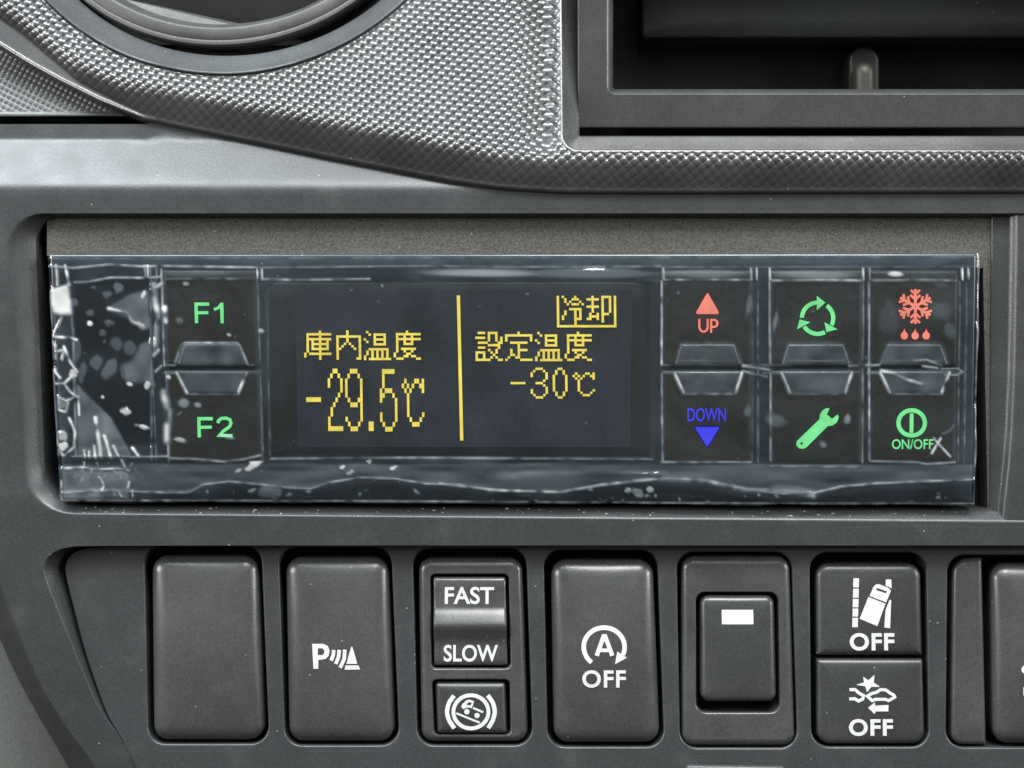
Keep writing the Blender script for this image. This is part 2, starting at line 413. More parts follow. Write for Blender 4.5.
slot_prof = [(1.0, 0), (0.93, -0.15), (0.85, -0.7), (0.77, -1.7), (0.68, -2.9), (0.28, -9), (0.06, -13), (0, -18), (0, -60)]
V, F = [], []; PX = [(0, -60), (0, -9), (0.7, -7.2), (2, -6.5), (0.72, -5.8), (0.82, -4.8), (0.92, -2.6), (1.0, -0.2), (1.09, 1.3), (1.25, 2.2), (1.6, 2.8), (3.2, 3.0), (6.5, 3.0)]
yr = [215.5, 260, 320, 380, 430, 465, 490, 508, 520]; xr_ = [1016, 1015.5, 1014.5, 1013, 1010.5, 1007.5, 1004.5, 1002.5, 1001.5]
for y, xr in zip(yr, xr_):
    xl = 993-1.5*(y-215)/305
    for k, (t, z) in enumerate(PX): V.append((xl+(t if k < 4 else t*(xr-xl)), y, z))
n = len(PX)
for j in range(len(yr)-1):
    for i in range(n-1): F.append((j*n+i, (j+1)*n+i, (j+1)*n+i+1, j*n+i+1))
new_obj("slot_end_post", V, F, M_FASCIA, fascia, sharp=50)
plate("slot_surround", outline, [(slot_c, slot_r, slot_prof)], RIM, M_FASCIA, fascia)
def unp(pts, dz=0.0):
    """photo outline -> plan, for an edge lying behind / before the z = 0 plane"""
    out = []
    for x, y in pts:
        z = np.interp(x, [0, 160, 350, 500, 560], [-27, -26, -10, 4, 7])+dz; k = (D-z)/D
        out.append((512+(x-512)*k, 384+(y-384)*k))
    return out
def curve(pts, sm=12):
    P = np.array(pts, float); X = np.arange(-120, 1180); Y = np.interp(X, P[:, 0], P[:, 1])
    k = np.hanning(2*sm+1); k /= k.sum(); Y = np.convolve(np.pad(Y, sm, mode='edge'), k, 'valid')
    return lambda x: np.interp(x, X, Y)
S_ = curve(unp([(-120, -40), (-40, 22), (0, 47), (30, 65.5), (60, 82), (100, 102), (145, 119.5), (180, 127), (260, 143), (330, 158), (400, 172), (450, 182), (500, 189), (560, 192.5), (640, 193), (1180, 192)]), 8)
F_ = curve(unp([(-120, -95), (-40, -25), (0, 5), (23, 23), (62, 58), (117, 84), (195, 98), (273, 113), (351, 129), (400, 138), (452, 150), (504, 160), (560, 162), (1180, 161)], 15), 14)
B_ = curve(unp([(-120, -60), (-40, -8), (20, 33), (78, 82), (117, 102), (150, 119), (170, 126), (180, 127.5), (260, 144), (330, 159), (400, 173), (450, 183), (500, 190), (560, 193.5), (640, 194), (1180, 193)]), 6)
# upper ledge, rolled up and back under the textured trim
xs = np.linspace(-100, 1120, 62); V, F = [], []
ys = np.linspace(60, 193, 80)
for y in ys:
    for x in xs:
        yt = float(S_(x))-9 if x > 155 else 119.5; yy = yt+(196-yt)*(y-60)/133
        V.append((x, yy, float(zledge(yy))))
nx = len(xs)
for j in range(len(ys)-1):
    for i in range(nx-1): F.append((j*nx+i, (j+1)*nx+i, (j+1)*nx+i+1, j*nx+i+1))
new_obj("upper_ledge", V, F, M_FASCIA, fascia)
# rolled lower-left border
def strip(name, A, zA, B, zB, mat, parent, steps, bulge=0.0):
    V, F = [], []; n = len(A)
    for s in steps:
        for (a, b, za, zb) in zip(A, B, zA, zB):
            V.append((a[0]+(b[0]-a[0])*s, a[1]+(b[1]-a[1])*s, za+(zb-za)*(s**bulge if bulge else s)))
    for k in range(len(steps)-1):
        for i in range(n-1): F.append((k*n+i, k*n+i+1, (k+1)*n+i+1, (k+1)*n+i))
    return new_obj(name, V, F, mat, parent)
def dense(P, n=6):
    out = []
    for i in range(len(P)-1):
        for k in range(n): t = k/n; out.append((P[i][0]+(P[i+1][0]-P[i][0])*t, P[i][1]+(P[i+1][1]-P[i][1])*t))
    out.append(P[-1]); return out
n0 = len(inner_edge)
V, F = [], []
rows = [(0, 0), (0.05, -0.4), (0.12, -1.4), (0.5, -8.5), (0.9, -17), (0.97, -20), (1.0, -26), (1.0, -75)]
for s, dz in rows:
    for a, b in zip(inner_edge, outer_edge): V.append((a[0]+(b[0]-a[0])*s, a[1]+(b[1]-a[1])*s, RIM+dz))
for k in range(len(rows)-1):
    for i in range(n0-1): F.append((k*n0+i, (k+1)*n0+i, (k+1)*n0+i+1, k*n0+i+1)[::-1])
new_obj("rolled_border", V, F, M_FASCIA, fascia, sharp=35)
# wall stepping down to the switch bank
V, F = [], []; nb = len(bank_edge)
for ri, (s_, dz) in enumerate([(0, 0), (0.05, -0.5), (0.10, -2.0), (0.5, -15), (0.9, -26), (1.0, -28)]):
    for a, b in zip(bank_edge, bank_foot):
        gap = min(1.0, math.hypot(a[0]-b[0], a[1]-b[1])/20); zb = float(bank(b[0], b[1]))
        V.append((a[0]+(b[0]-a[0])*s_, a[1]+(b[1]-a[1])*s_, RIM+dz*(0.25+0.75*gap)+(zb-RIM)*s_*0.6*(1 if dz else 0)))
for k in range(5):
    for i in range(nb-1): F.append((k*nb+i, k*nb+i+1, (k+1)*nb+i+1, (k+1)*nb+i))
new_obj("step_wall", V, F, M_FASCIA, fascia, sharp=45)

POCK = [  # pocket outlines TL TR BR BL
    [(141.5, 547.5), (259, 547.5), (269.5, 743), (149.5, 743)],
    [(277, 549), (390, 549), (399.5, 744.5), (286, 744.5)],
    [(412, 550), (526, 550), (532.5, 744.5), (418, 744.5)],
    [(544, 551.5), (658, 551.5), (664, 746), (548, 746)],
    [(678, 553.5), (793.5, 553.5), (797, 747), (680, 747)],
    [(812, 554), (929, 554), (928, 746), (811, 746)],
    [(951, 556.5), (1110, 556.5), (1110, 746.5), (945, 746.5)]]
hp = [(1.8, 0), (1.35, -0.1), (0.8, -0.4), (0.35, -1.0), (0.08, -1.8), (0, -2.6), (0, -46)]
bank_outer = [(1120, 546.5), (560, 546.5), (84, 546.5)]+bank_foot[3:]
bank_outer = [(1120, 546.8), (130, 546.8)]+[(x-1, y) for x, y in bank_foot if x < 100 or y > 600]+[(1120, 830)]
plate("switch_bank", bank_outer, [(c, [17, 17, 17, 17], hp) for c in POCK], 0.0, M_FASCIA, fascia, zf=bank)
new_obj("pocket_floor", [(100, 530, -50), (1130, 530, -50), (1130, 800, -50), (100, 800, -50)], [(0, 3, 2, 1)], M_BLACK, fascia, smooth=False)

V, F = [], []; bo = bank_outer[1:-1]; n = len(bo)
for off, dz in ((0, 0), (0.5, -0.15), (0.95, -0.7), (1.3, -1.8), (1.5, -26)):
    for x, y in bo: V.append((x-off, y-off*0.2, dz))
for k in range(4):
    for i in range(n-1): F.append((k*n+i, (k+1)*n+i, (k+1)*n+i+1, k*n+i+1)[::-1])
new_obj("bank_edge", V, F, M_FASCIA, fascia, zf=bank, sharp=40)

# ---------------------------------------------------------------- knee panel, foam seal
V, F = [], []
for j, y in enumerate(np.linspace(430, 860, 12)):
    for i, x in enumerate(np.linspace(-140, 170, 10)): V.append((x, y, -58-0.0006*(y-640)**2-0.02*x))
for j in range(11):
    for i in range(9): F.append((j*10+i, (j+1)*10+i, (j+1)*10+i+1, j*10+i+1))
tag(new_obj("knee_panel", V, F, M_KNEE, zr=-58), "plain pale grey lower panel showing behind the dashboard's bottom left corner", "panel")

FP = [(47, 205), (994, 205), (1002, 512), (988, 512), (983, 268), (700, 266), (47, 256)]
fl, ft = tess([FP]); n = len(FP)
V = [(x, y, -9) for x, y in fl]+[(x, y, -9) for x, y in FP]+[(x, y, -40) for x, y in FP]
F = list(ft)+ringfaces(n, len(fl), len(fl)+n, True)
new_obj("slot_back", [(10, 200, -48), (1020, 200, -48), (1020, 530, -48), (10, 530, -48)], [(3, 2, 1, 0)], M_BLACK, fascia, smooth=False)
new_obj("dark_gap_sheet", [(-140, 70, -80), (300, 70, -80), (300, 215, -80), (-140, 215, -80)], [(3, 2, 1, 0)], M_BLACK, fascia, smooth=False)  # black sheet added behind the seam so the gap reads dark
tag(new_obj("foam_seal", V, F, M_FOAM, zr=-9, sharp=40), "speckled brown grey foam strip filling the slot around the controller", "foam seal")

# ---------------------------------------------------------------- upper textured trim (height field)
def z_seam(x): return zledge(np.maximum(S_(x), 124))+3.2
def z_mainplane(x, y):
    zs = z_seam(x); zB = zs-0.15*(S_(x)-B_(x)); zF = zB+0.55*(B_(x)-F_(x))
    return zF-0.32*(F_(x)-y)-11*np.exp(-((x-547)/np.where(x < 547, 23, 9.5))**2)/(1+np.exp(-(148-y)/7))
VC, VR = (512+(224-512)*1.0125, 384+(-176-384)*1.0125), 250.0*1.0125
def sdf_open(x, y, r=15):
    ax, ay = (563-x)+r, (y-152)+r
    return np.hypot(np.maximum(ax, 0), np.maximum(ay, 0))+np.minimum(np.maximum(ax, ay), 0)-r
def z_trim(x, y):
    zs = z_seam(x); s, b = S_(x), B_(x); zB = zs-0.15*(s-b)
    low = np.maximum(zB+0.55*(b-y), zB+0.15*(y-b))
    z = softmin(z_mainplane(x, y), low, 4.0)
    d = sdf_open(x, y); z = z+2.4*np.exp(-((d-1.6)**2)/(2*1.7**2))-1.15*softplus(-d, 1.2)-5*softplus(-d-17, 0.6)
    rr = np.hypot(x-VC[0], y-VC[1])-VR; z = z-1.6*softplus(-rr, 0.8)
    z = z+np.where(x < 150, 2.2, 1.2)*np.exp(-((y-s+2)**2)/(2*1.3**2))-4*softplus(y-s-0.5, 0.4)
    return z
st = 1.4
gx = np.arange(-60, 1080, st); gy = np.arange(-46, 204, st); GX, GY = np.meshgrid(gx, gy)
Z = z_trim(GX, GY); rr = np.hypot(GX-VC[0], GY-VC[1])-VR; dd = sdf_open(GX, GY)
keep = (GY < S_(GX)+4) & (rr > -5) & (dd > -18)
grain = np.clip((dd-2.5)/3, 0, 1)*np.clip((rr-1)/2, 0, 1)*np.clip((np.minimum(B_(GX), S_(GX)-3)-GY)/3, 0, 1)
grain = grain*(1-0.78*np.clip((GY-F_(GX)+7)/14, 0, 1))
idx = -np.ones(GX.shape, int); idx[keep] = np.arange(keep.sum())
q = keep[:-1, :-1] & keep[1:, :-1] & keep[1:, 1:] & keep[:-1, 1:]
fa = np.stack([idx[:-1, :-1][q], idx[1:, :-1][q], idx[1:, 1:][q], idx[:-1, 1:][q]], 1).tolist()
trim = new_obj("textured_trim", np.stack([GX[keep], GY[keep], Z[keep]], 1), fa, M_TRIM, attrs={'grain': grain[keep]})
tag(trim, "grey dashboard trim with a pattern of raised pips sweeping under the round air vent", "dashboard trim")

# corner trim with fine grain at the far left
V, F = [], []
cx_ = np.linspace(-80, 160, 50); cy_ = np.linspace(0, 1, 40)
for t_ in cy_:
    for x in cx_:
        y0_ = float(S_(x))-9; y = y0_+(116.5-y0_)*t_
        e = 116-y
        V.append((x, y, -40+0.28*(y-124)*0.6+2.4*math.exp(-(e-1)**2/5)))
for j in range(39):
    for i in range(49): F.append((j*50+i, (j+1)*50+i, (j+1)*50+i+1, j*50+i+1))
V = np.array(V); g = np.clip((113-V[:, 1])/3, 0, 1)
tag(new_obj("corner_trim", V, F, M_CORNER, zr=-42, attrs={'grain': g}), "small wedge of fine grained trim at the upper left edge", "dashboard trim")

# ---------------------------------------------------------------- round air vent
vent = thing("air_vent", "round grey air vent partly cut off by the top edge of the photo", "air vent")
p0 = float(z_mainplane(np.array(224.), np.array(74.))); pax = float(z_mainplane(np.array(300.), np.array(60.))-z_mainplane(np.array(150.), np.array(60.)))/150
def vplane(x, y): return p0+pax*(x-224)-0.32*(74-y)
def lathe(name, prof, ctr, mat, parent, n=220, blend=True, sharp=40, kr=1.0):
    V, F = [], []; R0 = prof[0][0]
    prof = [(r*kr, z) for r, z in prof]
    for (r, dz) in prof:
        for i in range(n):
            a = 2*math.pi*i/n; x, y = ctr[0]+r*math.cos(a), ctr[1]+r*math.sin(a)
            ex, ey = VC[0]+VR*math.cos(a), VC[1]+VR*math.sin(a)
            zp = vplane(x, y)
            if blend:
                t = min(1, max(0, (VR-r)/22)); zp = (1-t)*(float(z_mainplane(np.array(ex), np.array(ey))) if ey > -60 else vplane(ex, ey))+t*zp
            V.append((x, y, zp+dz))
    for k in range(len(prof)-1):
        F += ringfaces(n, k*n, (k+1)*n)
    return new_obj(name, V, F, mat, parent, sharp=sharp)
lathe("bezel", [(252.5, -1.0), (251.6, 1.6), (250.6, 2.8), (249.6, 2.9), (248.8, 2.4), (248.0, 1.4), (247.2, 0.1), (246, -1.6), (238, -9), (230, -13.5), (228, -16), (227.3, -34)], VC, M_VENTD, vent, kr=1.0125)
c2 = (512+(217-512)*1.020, 384+(-180.5-384)*1.020)
lathe("ring", [(226, -40), (225.2, -20), (224.6, -15), (223.2, -13.0), (221, -12.4), (219.6, -13.4), (218.6, -13.6), (217, -12.2), (212, -10.8), (208, -9.6), (206.4, -9.6), (205.4, -10.4), (204.6, -12.5), (203, -22), (198, -30), (192, -90)], c2, M_VENT, vent, blend=False, kr=1.02)
lathe("vent_shroud", [(248, -35), (211, -38)], VC, M_BLACK, vent, kr=1.0125)
V = [(c2[0]+204*math.cos(2*math.pi*i/60), c2[1]+204*math.sin(2*math.pi*i/60), p0-150) for i in range(60)]
new_obj("vent_back", V, [tuple(range(60))[::-1]], M_BLACK, vent, smooth=False)
def slab(name, quad, th, mat, parent):
    V = [(x, y, z) for x, y, z in quad]+[(x, y+th, z-th*0.4) for x, y, z in quad]
    F = [(0, 3, 2, 1), (4, 5, 6, 7), (0, 1, 5, 4), (1, 2, 6, 5), (2, 3, 7, 6), (3, 0, 4, 7)]
    return new_obj(name, V, F, mat, parent, smooth=False)
slab("vane", [(60, -30, p0-66), (302, 22, p0-70), (300, 30, p0-46), (60, 30, p0-40)], 3, M_VENT, vent)
slab("vane", [(40, -75, p0-100), (400, -58, p0-100), (400, -50, p0-70), (40, -62, p0-70)], 3, M_VENT, vent)

# ---------------------------------------------------------------- open display recess at the upper right
rec = thing("recess_frame", "dark rectangular frame around the empty recess at the upper right", "frame")
fo = [(577.5, -110), (1130, -110), (1130, 128), (577.5, 128)]; fi = [(613.5, -90), (1120, -90), (1120, 88), (613.5, 88)]
plate("frame_face", rq(fo, 2, d=1.6), [(fi, 2, [(6.5, 0), (5.8, -0.4), (0.8, -5.2), (0, -7), (0, -180)])], -13, M_FRAME, rec, zr=-13,
      outer_prof=(fo, 2, [(1.6, 0), (0.7, -0.4), (0.1, -1.4), (0, -3), (0, -9)]))
FQ = [(556, -130), (606, -130), (606, 98), (1150, 98), (1150, 206), (556, 206)]; fl, ft = tess([FQ])
new_obj("frame_backing", [(x, y, -112) for x, y in fl], ft, M_BLACK, rec, smooth=False)  # black sheet added to keep the gap around the frame dark
new_obj("back_wall", [(560, -130, -178), (1150, -130, -178), (1150, 130, -178), (560, 130, -178)], [(0, 3, 2, 1)], M_DARK, rec, zr=-178, smooth=False)
pad("inner_block", [(642, -120), (1140, -120), (1140, 37.5), (642, 37.5)], 4, [(0, -178), (0, -104), (1, -102), (2.5, -101)], M_DARK, rec, zr=-101)
st_, _z = pad("stud", [(849, 46), (880, 46), (880, 130), (849, 130)], 15, [(0, -178), (0, -128), (1.2, -125), (3.5, -124)], M_DARK, rec, 1.0, zr=-124)
pad("stud_post", [(855, 62), (876, 62), (876, 130), (855, 130)], 10, [(0, -124), (0, -104), (1.5, -100), (4, -97.5), (7, -96)], M_STUD, st_, 1.5, zr=-98)

# ---------------------------------------------------------------- temperature controller
ctl = thing("temperature_controller", "black cargo temperature controller with lit yellow display and coloured key symbols", "controller")
case_c = [(49, 254), (977, 253), (972.5, 503.5), (63, 501)]
pad("case", case_c, 3, [(0, -34), (0, -4), (0.4, -1.6), (1.4, -0.4), (3, 0)], M_CASE, ctl)
disp, zd = pad("display", [(264, 282.5), (652, 282.5), (651, 459), (269, 459)], [17, 17, 5, 5], [(0, -0.5), (0.1, 0.2), (0.4, 0.4)], M_GLASS, ctl)
lcd = new_obj("lit_matrix", [(295, 290, 0.7), (632, 290, 0.7), (630, 447, 0.7), (298, 447, 0.7)], [(3, 2, 1, 0)], M_LCD, disp, smooth=False)
def R(*rows):
    out = []
    for r in rows:
        c = []
        for t in str(r).replace(' ', '').split(','):
            if not t: continue
            if '-' in t: a, b = t.split('-'); c += list(range(int(a), int(b)+1))
            else: c.append(int(t))
        out.append(c)
    return out
KO = R('6', '1-10', '1,6', '1-10', '1,3,6,9', '1,3-9', '1,3,6,9', '1,3-9', '1,6', '0,2-10', '0,6', '6')
NAI = R('5', '5', '1-10', '1,5,10', '1,5,10', '1,4,6,10', '1,3,7,10', '1,2,8,10', '1,10', '1,10', '1,10', '1,9,10')
ON = R('1', '2,4-8', '4,8', '0,4-8', '1,4,8', '4-8', '', '2-9', '1,3,5,7,9', '1,3,5,7,9', '0,3,5,7,9', '0,2-10')
DO = R('5', '1-10', '1,4,7', '1-10', '1,4,7', '1,4-7', '1', '1,3-8', '1,4,7', '0,5,6', '0,4,5,7,8', '1-3,9,10')
SET = R('1-3,5-8', '5,8', '0-3,5,8,10', '5,8,10', '1-4,9,10', '5-9', '1-3,9', '5,8', '0-3,6,8', '0,3,7', '0,3,6,8', '0-5,9,10')
TEI = R('5', '0-10', '0,10', '0,10', '2-8', '5', '5', '2,5-8', '2,5', '2,3,5', '1,4,5', '0,6-10')
REI = R('2,7', '3,6-8', '3,5,9', '4,6-8,10', '', '5-9', '3,7,9', '3,7,9', '2,7,9', '2,7-9', '7', '7')
KYAKU = R('14,18-21', '12-16,18,21', '14,18,21', '14,18,21', '12-16,18,21', '14,18,21', '14,18,21', '13,16,18-20', '13-16,18', '12,13,16,18', '18')
BOXM = R(*(['0,23']*12+['0-23']))
TWO = R('2,3', '1,4', '0,5', '0,5', '5', '4', '3', '2', '1', '1', '0', '0', '0-5')
NINE = R('2-4', '1,5', '0,6', '0,6', '0,6', '0,6', '1,5,6', '2-4,6', '6', '6', '0,6', '1,5', '2-4')
FIVE = R('1-5', '1', '1', '1', '0,2-4', '0,1,5', '0,6', '6', '6', '0,6', '0,6', '1,5', '2-4')
DEG = R('', '', '1,5,6,8', '0,2,4,7,8', '1,3,8', '2', '2', '2', '2', '2,8', '3,7', '4-6')
THREE = R('2-4', '1,5', '0,6', '0,6', '6', '5', '2-4', '5', '6', '0,6', '0,6', '1,5', '2-4')
ZERO = R('2,3', '1,4', '1,4', '0,5', '0,5', '0,5', '0,5', '0,5', '0,5', '0,5', '1,4', '1,4', '2,3')
def word(name, items, px, py):
    mk = Marks()
    for g, x, y in items: mk.cells(g, x, y, px, py, w=px*0.955, h=py*(0.955 if py < 4 else 0.975), skew=0.012)
    return mk.build(name, M_YEL, disp, lambda x, y: 1.5, up=0.3)
px1 = 2.48; py1 = 2.44
word("lit_text", [(KO, 305.3, 331.9), (NAI, 335.1, 331.7), (ON, 364.9, 332.2), (DO, 394.7, 331.8)], px1, py1)
word("lit_text", [(SET, 476.5, 333.0), (TEI, 506.2, 333.0), (ON, 536.0, 333.2), (DO, 565.5, 333.0)], px1, py1)
word("lit_badge", [(BOXM, 557.8, 297.0), (REI, 557.8, 297.0), (KYAKU, 557.8, 297.0)], 2.478, 2.44)
word("lit_number", [(R('', '', '', '', '', '', '0-5'), 307.2, 370.8), (TWO, 329.0, 371.0), (NINE, 346.3, 371.2), (R(*(['']*11+['0,1', '0,1'])), 369.4, 371), (FIVE, 380.9, 371.5), (DEG, 402.9, 371.5)], 2.49, 4.80)
word("lit_number", [(R('', '', '', '', '', '', '0-5'), 511.6, 368.8), (THREE, 531.6, 368.8), (ZERO, 553.7, 368.8), (DEG, 573.6, 368.9)], 2.48, 2.385)
mk = Marks(); mk.poly([(456.8, 295.5), (460.0, 295.5), (463.4, 440.5), (460.2, 440.5)]); mk.build("lit_divider", M_YEL, disp, lambda x, y: 1.5, up=0.3)

KP = [(0, -0.5), (0.1, 1.6), (0.7, 2.6), (1.8, 3.3), (4.5, 3.9), (5.5, 4.0)]
def key(c, g):
    k, zt = pad("key", c, 2.0, KP, M_KEY, ctl)
    pad("key_grip", g, 2.0, [(0, 3.8), (0.6, 4.6), (2.2, 5.6), (3.2, 5.8)], M_GRIP, k)
    return k, zt
colsx = {'F': ((163, 258), (169.5, 264.5)), 'U': ((660.5, 752.5), (661.5, 751)), 'C': ((769, 862.5), (769.5, 861)), 'S': ((867.5, 957.5), (868, 955.5))}
gr = {'F': ((184, 240), (177, 248.5), (178, 248), (187.5, 238)), 'U': ((680, 734), (673.5, 742), (673.5, 741.5), (682, 733.5)),
      'C': ((787, 843), (780, 851), (780, 851), (788, 842.5)), 'S': ((886, 940), (877.5, 948.5), (878.5, 948), (888, 938.5))}
keys = {}
for kx, ((a, b), (c, d)) in colsx.items():
    am, bm = a+(c-a)*0.5, b+(d-b)*0.5
    g = gr[kx]
    keys[kx+'t'] = key([(a, 270.5), (b, 270.5), (bm, 366.5), (am, 366.5)], [(g[0][0], 343.5), (g[0][1], 343.5), (g[1][1], 366), (g[1][0], 366)])
    keys[kx+'b'] = key([(am, 370), (bm, 370), (d, 464), (c, 464)], [(g[2][0], 370.5), (g[2][1], 370.5), (g[3][1], 394), (g[3][0], 394)])
def put(kx, name, mat, mk):
    mk.build(name, mat, keys[kx][0], keys[kx][1])
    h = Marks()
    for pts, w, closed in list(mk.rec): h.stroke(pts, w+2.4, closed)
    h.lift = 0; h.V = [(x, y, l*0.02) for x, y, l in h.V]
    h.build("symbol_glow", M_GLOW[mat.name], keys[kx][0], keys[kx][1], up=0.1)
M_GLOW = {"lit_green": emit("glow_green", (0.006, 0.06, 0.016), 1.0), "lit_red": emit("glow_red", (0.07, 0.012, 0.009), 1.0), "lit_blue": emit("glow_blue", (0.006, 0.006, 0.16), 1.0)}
mk = Marks(); mk.stroke([(210, 304.3), (196.8, 304.3), (197.4, 323.2)], 3.3); mk.stroke([(198, 313.0), (209.2, 312.8)], 3.0)
mk.stroke([(214.6, 309.8), (219, 308), (222.3, 304.2)], 2.8); mk.stroke([(222.4, 303), (222.9, 323.4)], 3.3); put('Ft', "symbol", M_GRN, mk)
mk = Marks(); mk.stroke([(213.5, 418.6), (199.6, 418.6), (200.1, 437.2)], 3.3); mk.stroke([(201, 427.2), (212.5, 427)], 3.0)
mk.stroke([(218.6, 423), (219.6, 420), (222.5, 418.2), (227, 418), (230.6, 419.6), (231.8, 423), (230.2, 426.6), (224, 431), (220, 435.4), (233.2, 435.4)], 3.1); put('Fb', "symbol", M_GRN, mk)
mk = Marks(); mk.poly([(706.2, 293.6), (707.8, 293.6), (718.4, 312.4), (717.6, 314.3), (696.4, 314.3), (695.6, 312.4)])
mk.stroke([(698.9, 319), (698.9, 327.6), (700.4, 330.8), (703.2, 331.9), (706, 330.8), (707.2, 327.6), (707.2, 319)], 2.2)
mk.stroke([(710.6, 333), (710.6, 320), (714, 320), (716.2, 321.2), (717, 323.4), (716.2, 325.8), (714, 327), (711.6, 327)], 2.2); put('Ut', "symbol", M_RED, mk)
mk = Marks(); mk.text("DOWN", 687, 408, 725.5, 421.5, bold=0.012); mk.poly([(695, 426.8), (718.4, 426.8), (718.8, 427.8), (707.4, 445.8), (706, 445.8), (694.6, 427.8)]); put('Ub', "symbol", M_BLU, mk)
mk = Marks(); C0 = (816.8, 318.4)
for a0, a1 in ((178, 92), (54, -26), (-62, -148)): mk.arc(*C0, 15.6, a0, a1, 4.2)
def pp(pts, ox, oy, s): return [(ox+x/s, oy+y/s) for x, y in pts]
for tri in ([(572, 315), (490, 250), (490, 388)], [(583, 597), (562, 503), (690, 570)], [(325, 476), (300, 572), (427, 503)]): mk.poly(pp(tri, 765, 270, 9.6))
put('Ct', "symbol", M_GRN, mk)
mk = Marks(); mk.poly(pp([(612, 175), (586, 232), (634, 275), (692, 232), (701, 262), (682, 310), (640, 340), (595, 345), (395, 545), (365, 563), (322, 560), (292, 525), (298, 490), (515, 280), (520, 235), (545, 195), (580, 175)], 765, 390, 9.6),
        [pp([(345+13*math.cos(t), 512+13*math.sin(t)) for t in np.linspace(0, 2*math.pi, 13)[:-1]], 765, 390, 9.6)]); put('Cb', "symbol", M_GRN, mk)
mk = Marks(); sc = (914.3, 306.6)
for k in range(6):
    a = math.radians(90+60*k); ux, uy = math.cos(a), -math.sin(a); vx, vy = -uy, ux
    def P_(r, t): return (sc[0]+ux*r+vx*t, sc[1]+uy*r+vy*t)
    mk.stroke([P_(0.5, 0), P_(17.4, 0)], 2.9)
    mk.stroke([P_(16.4, -4.6), P_(12.2, 0), P_(16.4, 4.6)], 2.5); mk.stroke([P_(11.4, -5.0), P_(7.0, 0), P_(11.4, 5.0)], 2.5)
for x in (903.2, 914.0, 925.0):
    mk.poly([(x+3.7*math.sin(t)*(1 if True else 1), 335.8-3.9*math.cos(t)) if abs(t) > 0.9 else (x+ (t/0.9)*2.4*abs(t/0.9)**0.6, 328.2+5.2*abs(t/0.9)**1.0) for t in np.linspace(-math.pi, math.pi, 27)[:-1]])
put('St', "symbol", M_RED, mk)
mk = Marks(); mk.ring(910.7, 422.8, 13.2, 4.2, ry=12.6); mk.stroke([(910.7, 413.4), (910.4, 432.8)], 3.8); mk.text("ON/OFF", 891, 439, 932.4, 449, bold=0.012); put('Sb', "symbol", M_GRN, mk)

# ---------------------------------------------------------------- protective film
fs = 1.25
TL, TR, BR, BL = (48.5, 254.5), (979, 253.5), (973.5, 505.5), (61, 502)
nu, nv = int(930/fs), int(250/fs)
U, Vv = np.meshgrid(np.linspace(0, 1, nu), np.linspace(0, 1, nv))
FX = (1-U)*(1-Vv)*TL[0]+U*(1-Vv)*TR[0]+U*Vv*BR[0]+(1-U)*Vv*BL[0]
FY = (1-U)*(1-Vv)*TL[1]+U*(1-Vv)*TR[1]+U*Vv*BR[1]+(1-U)*Vv*BL[1]
FX[0] += 0; FY[-1] += RNG.normal(0, 0.25, nu)
U0, V0 = U*930, Vv*250
Hh = np.zeros_like(FX); MK = np.zeros_like(FX)
def vnoise(x, y, seed):
    r = np.random.default_rng(seed); G = r.normal(0, 1, (64, 64)); xi = np.floor(x).astype(int); yi = np.floor(y).astype(int)
    fx = x-xi; fy = y-yi; fx = fx*fx*(3-2*fx); fy = fy*fy*(3-2*fy)
    g = lambda a, b: G[a % 64, b % 64]
    return (g(xi, yi)*(1-fx)+g(xi+1, yi)*fx)*(1-fy)+(g(xi, yi+1)*(1-fx)+g(xi+1, yi+1)*fx)*fy
FX = FX+0.35*vnoise(FY/34, FY*0, 41)*np.exp(-U0/7)+0.45*vnoise(FY/30, FY*0, 42)*np.exp(-(930-U0)/6)
FY = FY+0.6*vnoise(FX/34, FX*0, 43)*np.exp(-(250-V0)/5)+0.5*vnoise(FX/50, FX*0, 44)*np.exp(-V0/5)
def segdist(P, pts):
    d = np.full(FX.shape, 1e9)
    for (x0, y0), (x1, y1) in zip(pts[:-1], pts[1:]):
        vx, vy = x1-x0, y1-y0; L2 = vx*vx+vy*vy+1e-9
        t = np.clip(((FX-x0)*vx+(FY-y0)*vy)/L2, 0, 1); d = np.minimum(d, np.hypot(FX-x0-t*vx, FY-y0-t*vy))
    return d
def crease(pts, w=0.9, m=0.3, h=0.8):  # raises a fold and paints a pale line in place of its glint
    global Hh, MK
    d = segdist(None, pts); w = w*0.85; g = np.exp(-d*d/(2*w*w)); Hh = Hh+0.7*h*g; MK = np.maximum(MK, (0.88 if m >= .28 else 0.85)*m*g*(0.75+0.35*vnoise(FX/7, FY/7, 5)))
def blob(cx, cy, rx, ry, ang=0, m=0.1, h=0.6, seed=0, soft=0.25, lump=0.45):
    global Hh, MK
    a = math.radians(ang); X = (FX-cx)*math.cos(a)+(FY-cy)*math.sin(a); Y = -(FX-cx)*math.sin(a)+(FY-cy)*math.cos(a)
    r = np.hypot(X/rx, Y/ry)+lump*vnoise(FX/(rx*0.9)+seed*3.1, FY/(ry*0.9)+seed*1.7, seed+11)*0.6
    g = 1/(1+np.exp((r-1)/(soft*0.35))); Hh = Hh+h*0.4*g; MK = np.maximum(MK, (0.62 if m >= .3 else 0.6)*m*g)
def inpoly(pts):
    ins = np.zeros(FX.shape, bool); n = len(pts)
    for i in range(n):
        (x0, y0), (x1, y1) = pts[i], pts[(i+1) % n]
        c = ((y0 > FY) != (y1 > FY)) & (FX < (x1-x0)*(FY-y0)/(y1-y0+1e-12)+x0); ins ^= c
    return ins.astype(float)
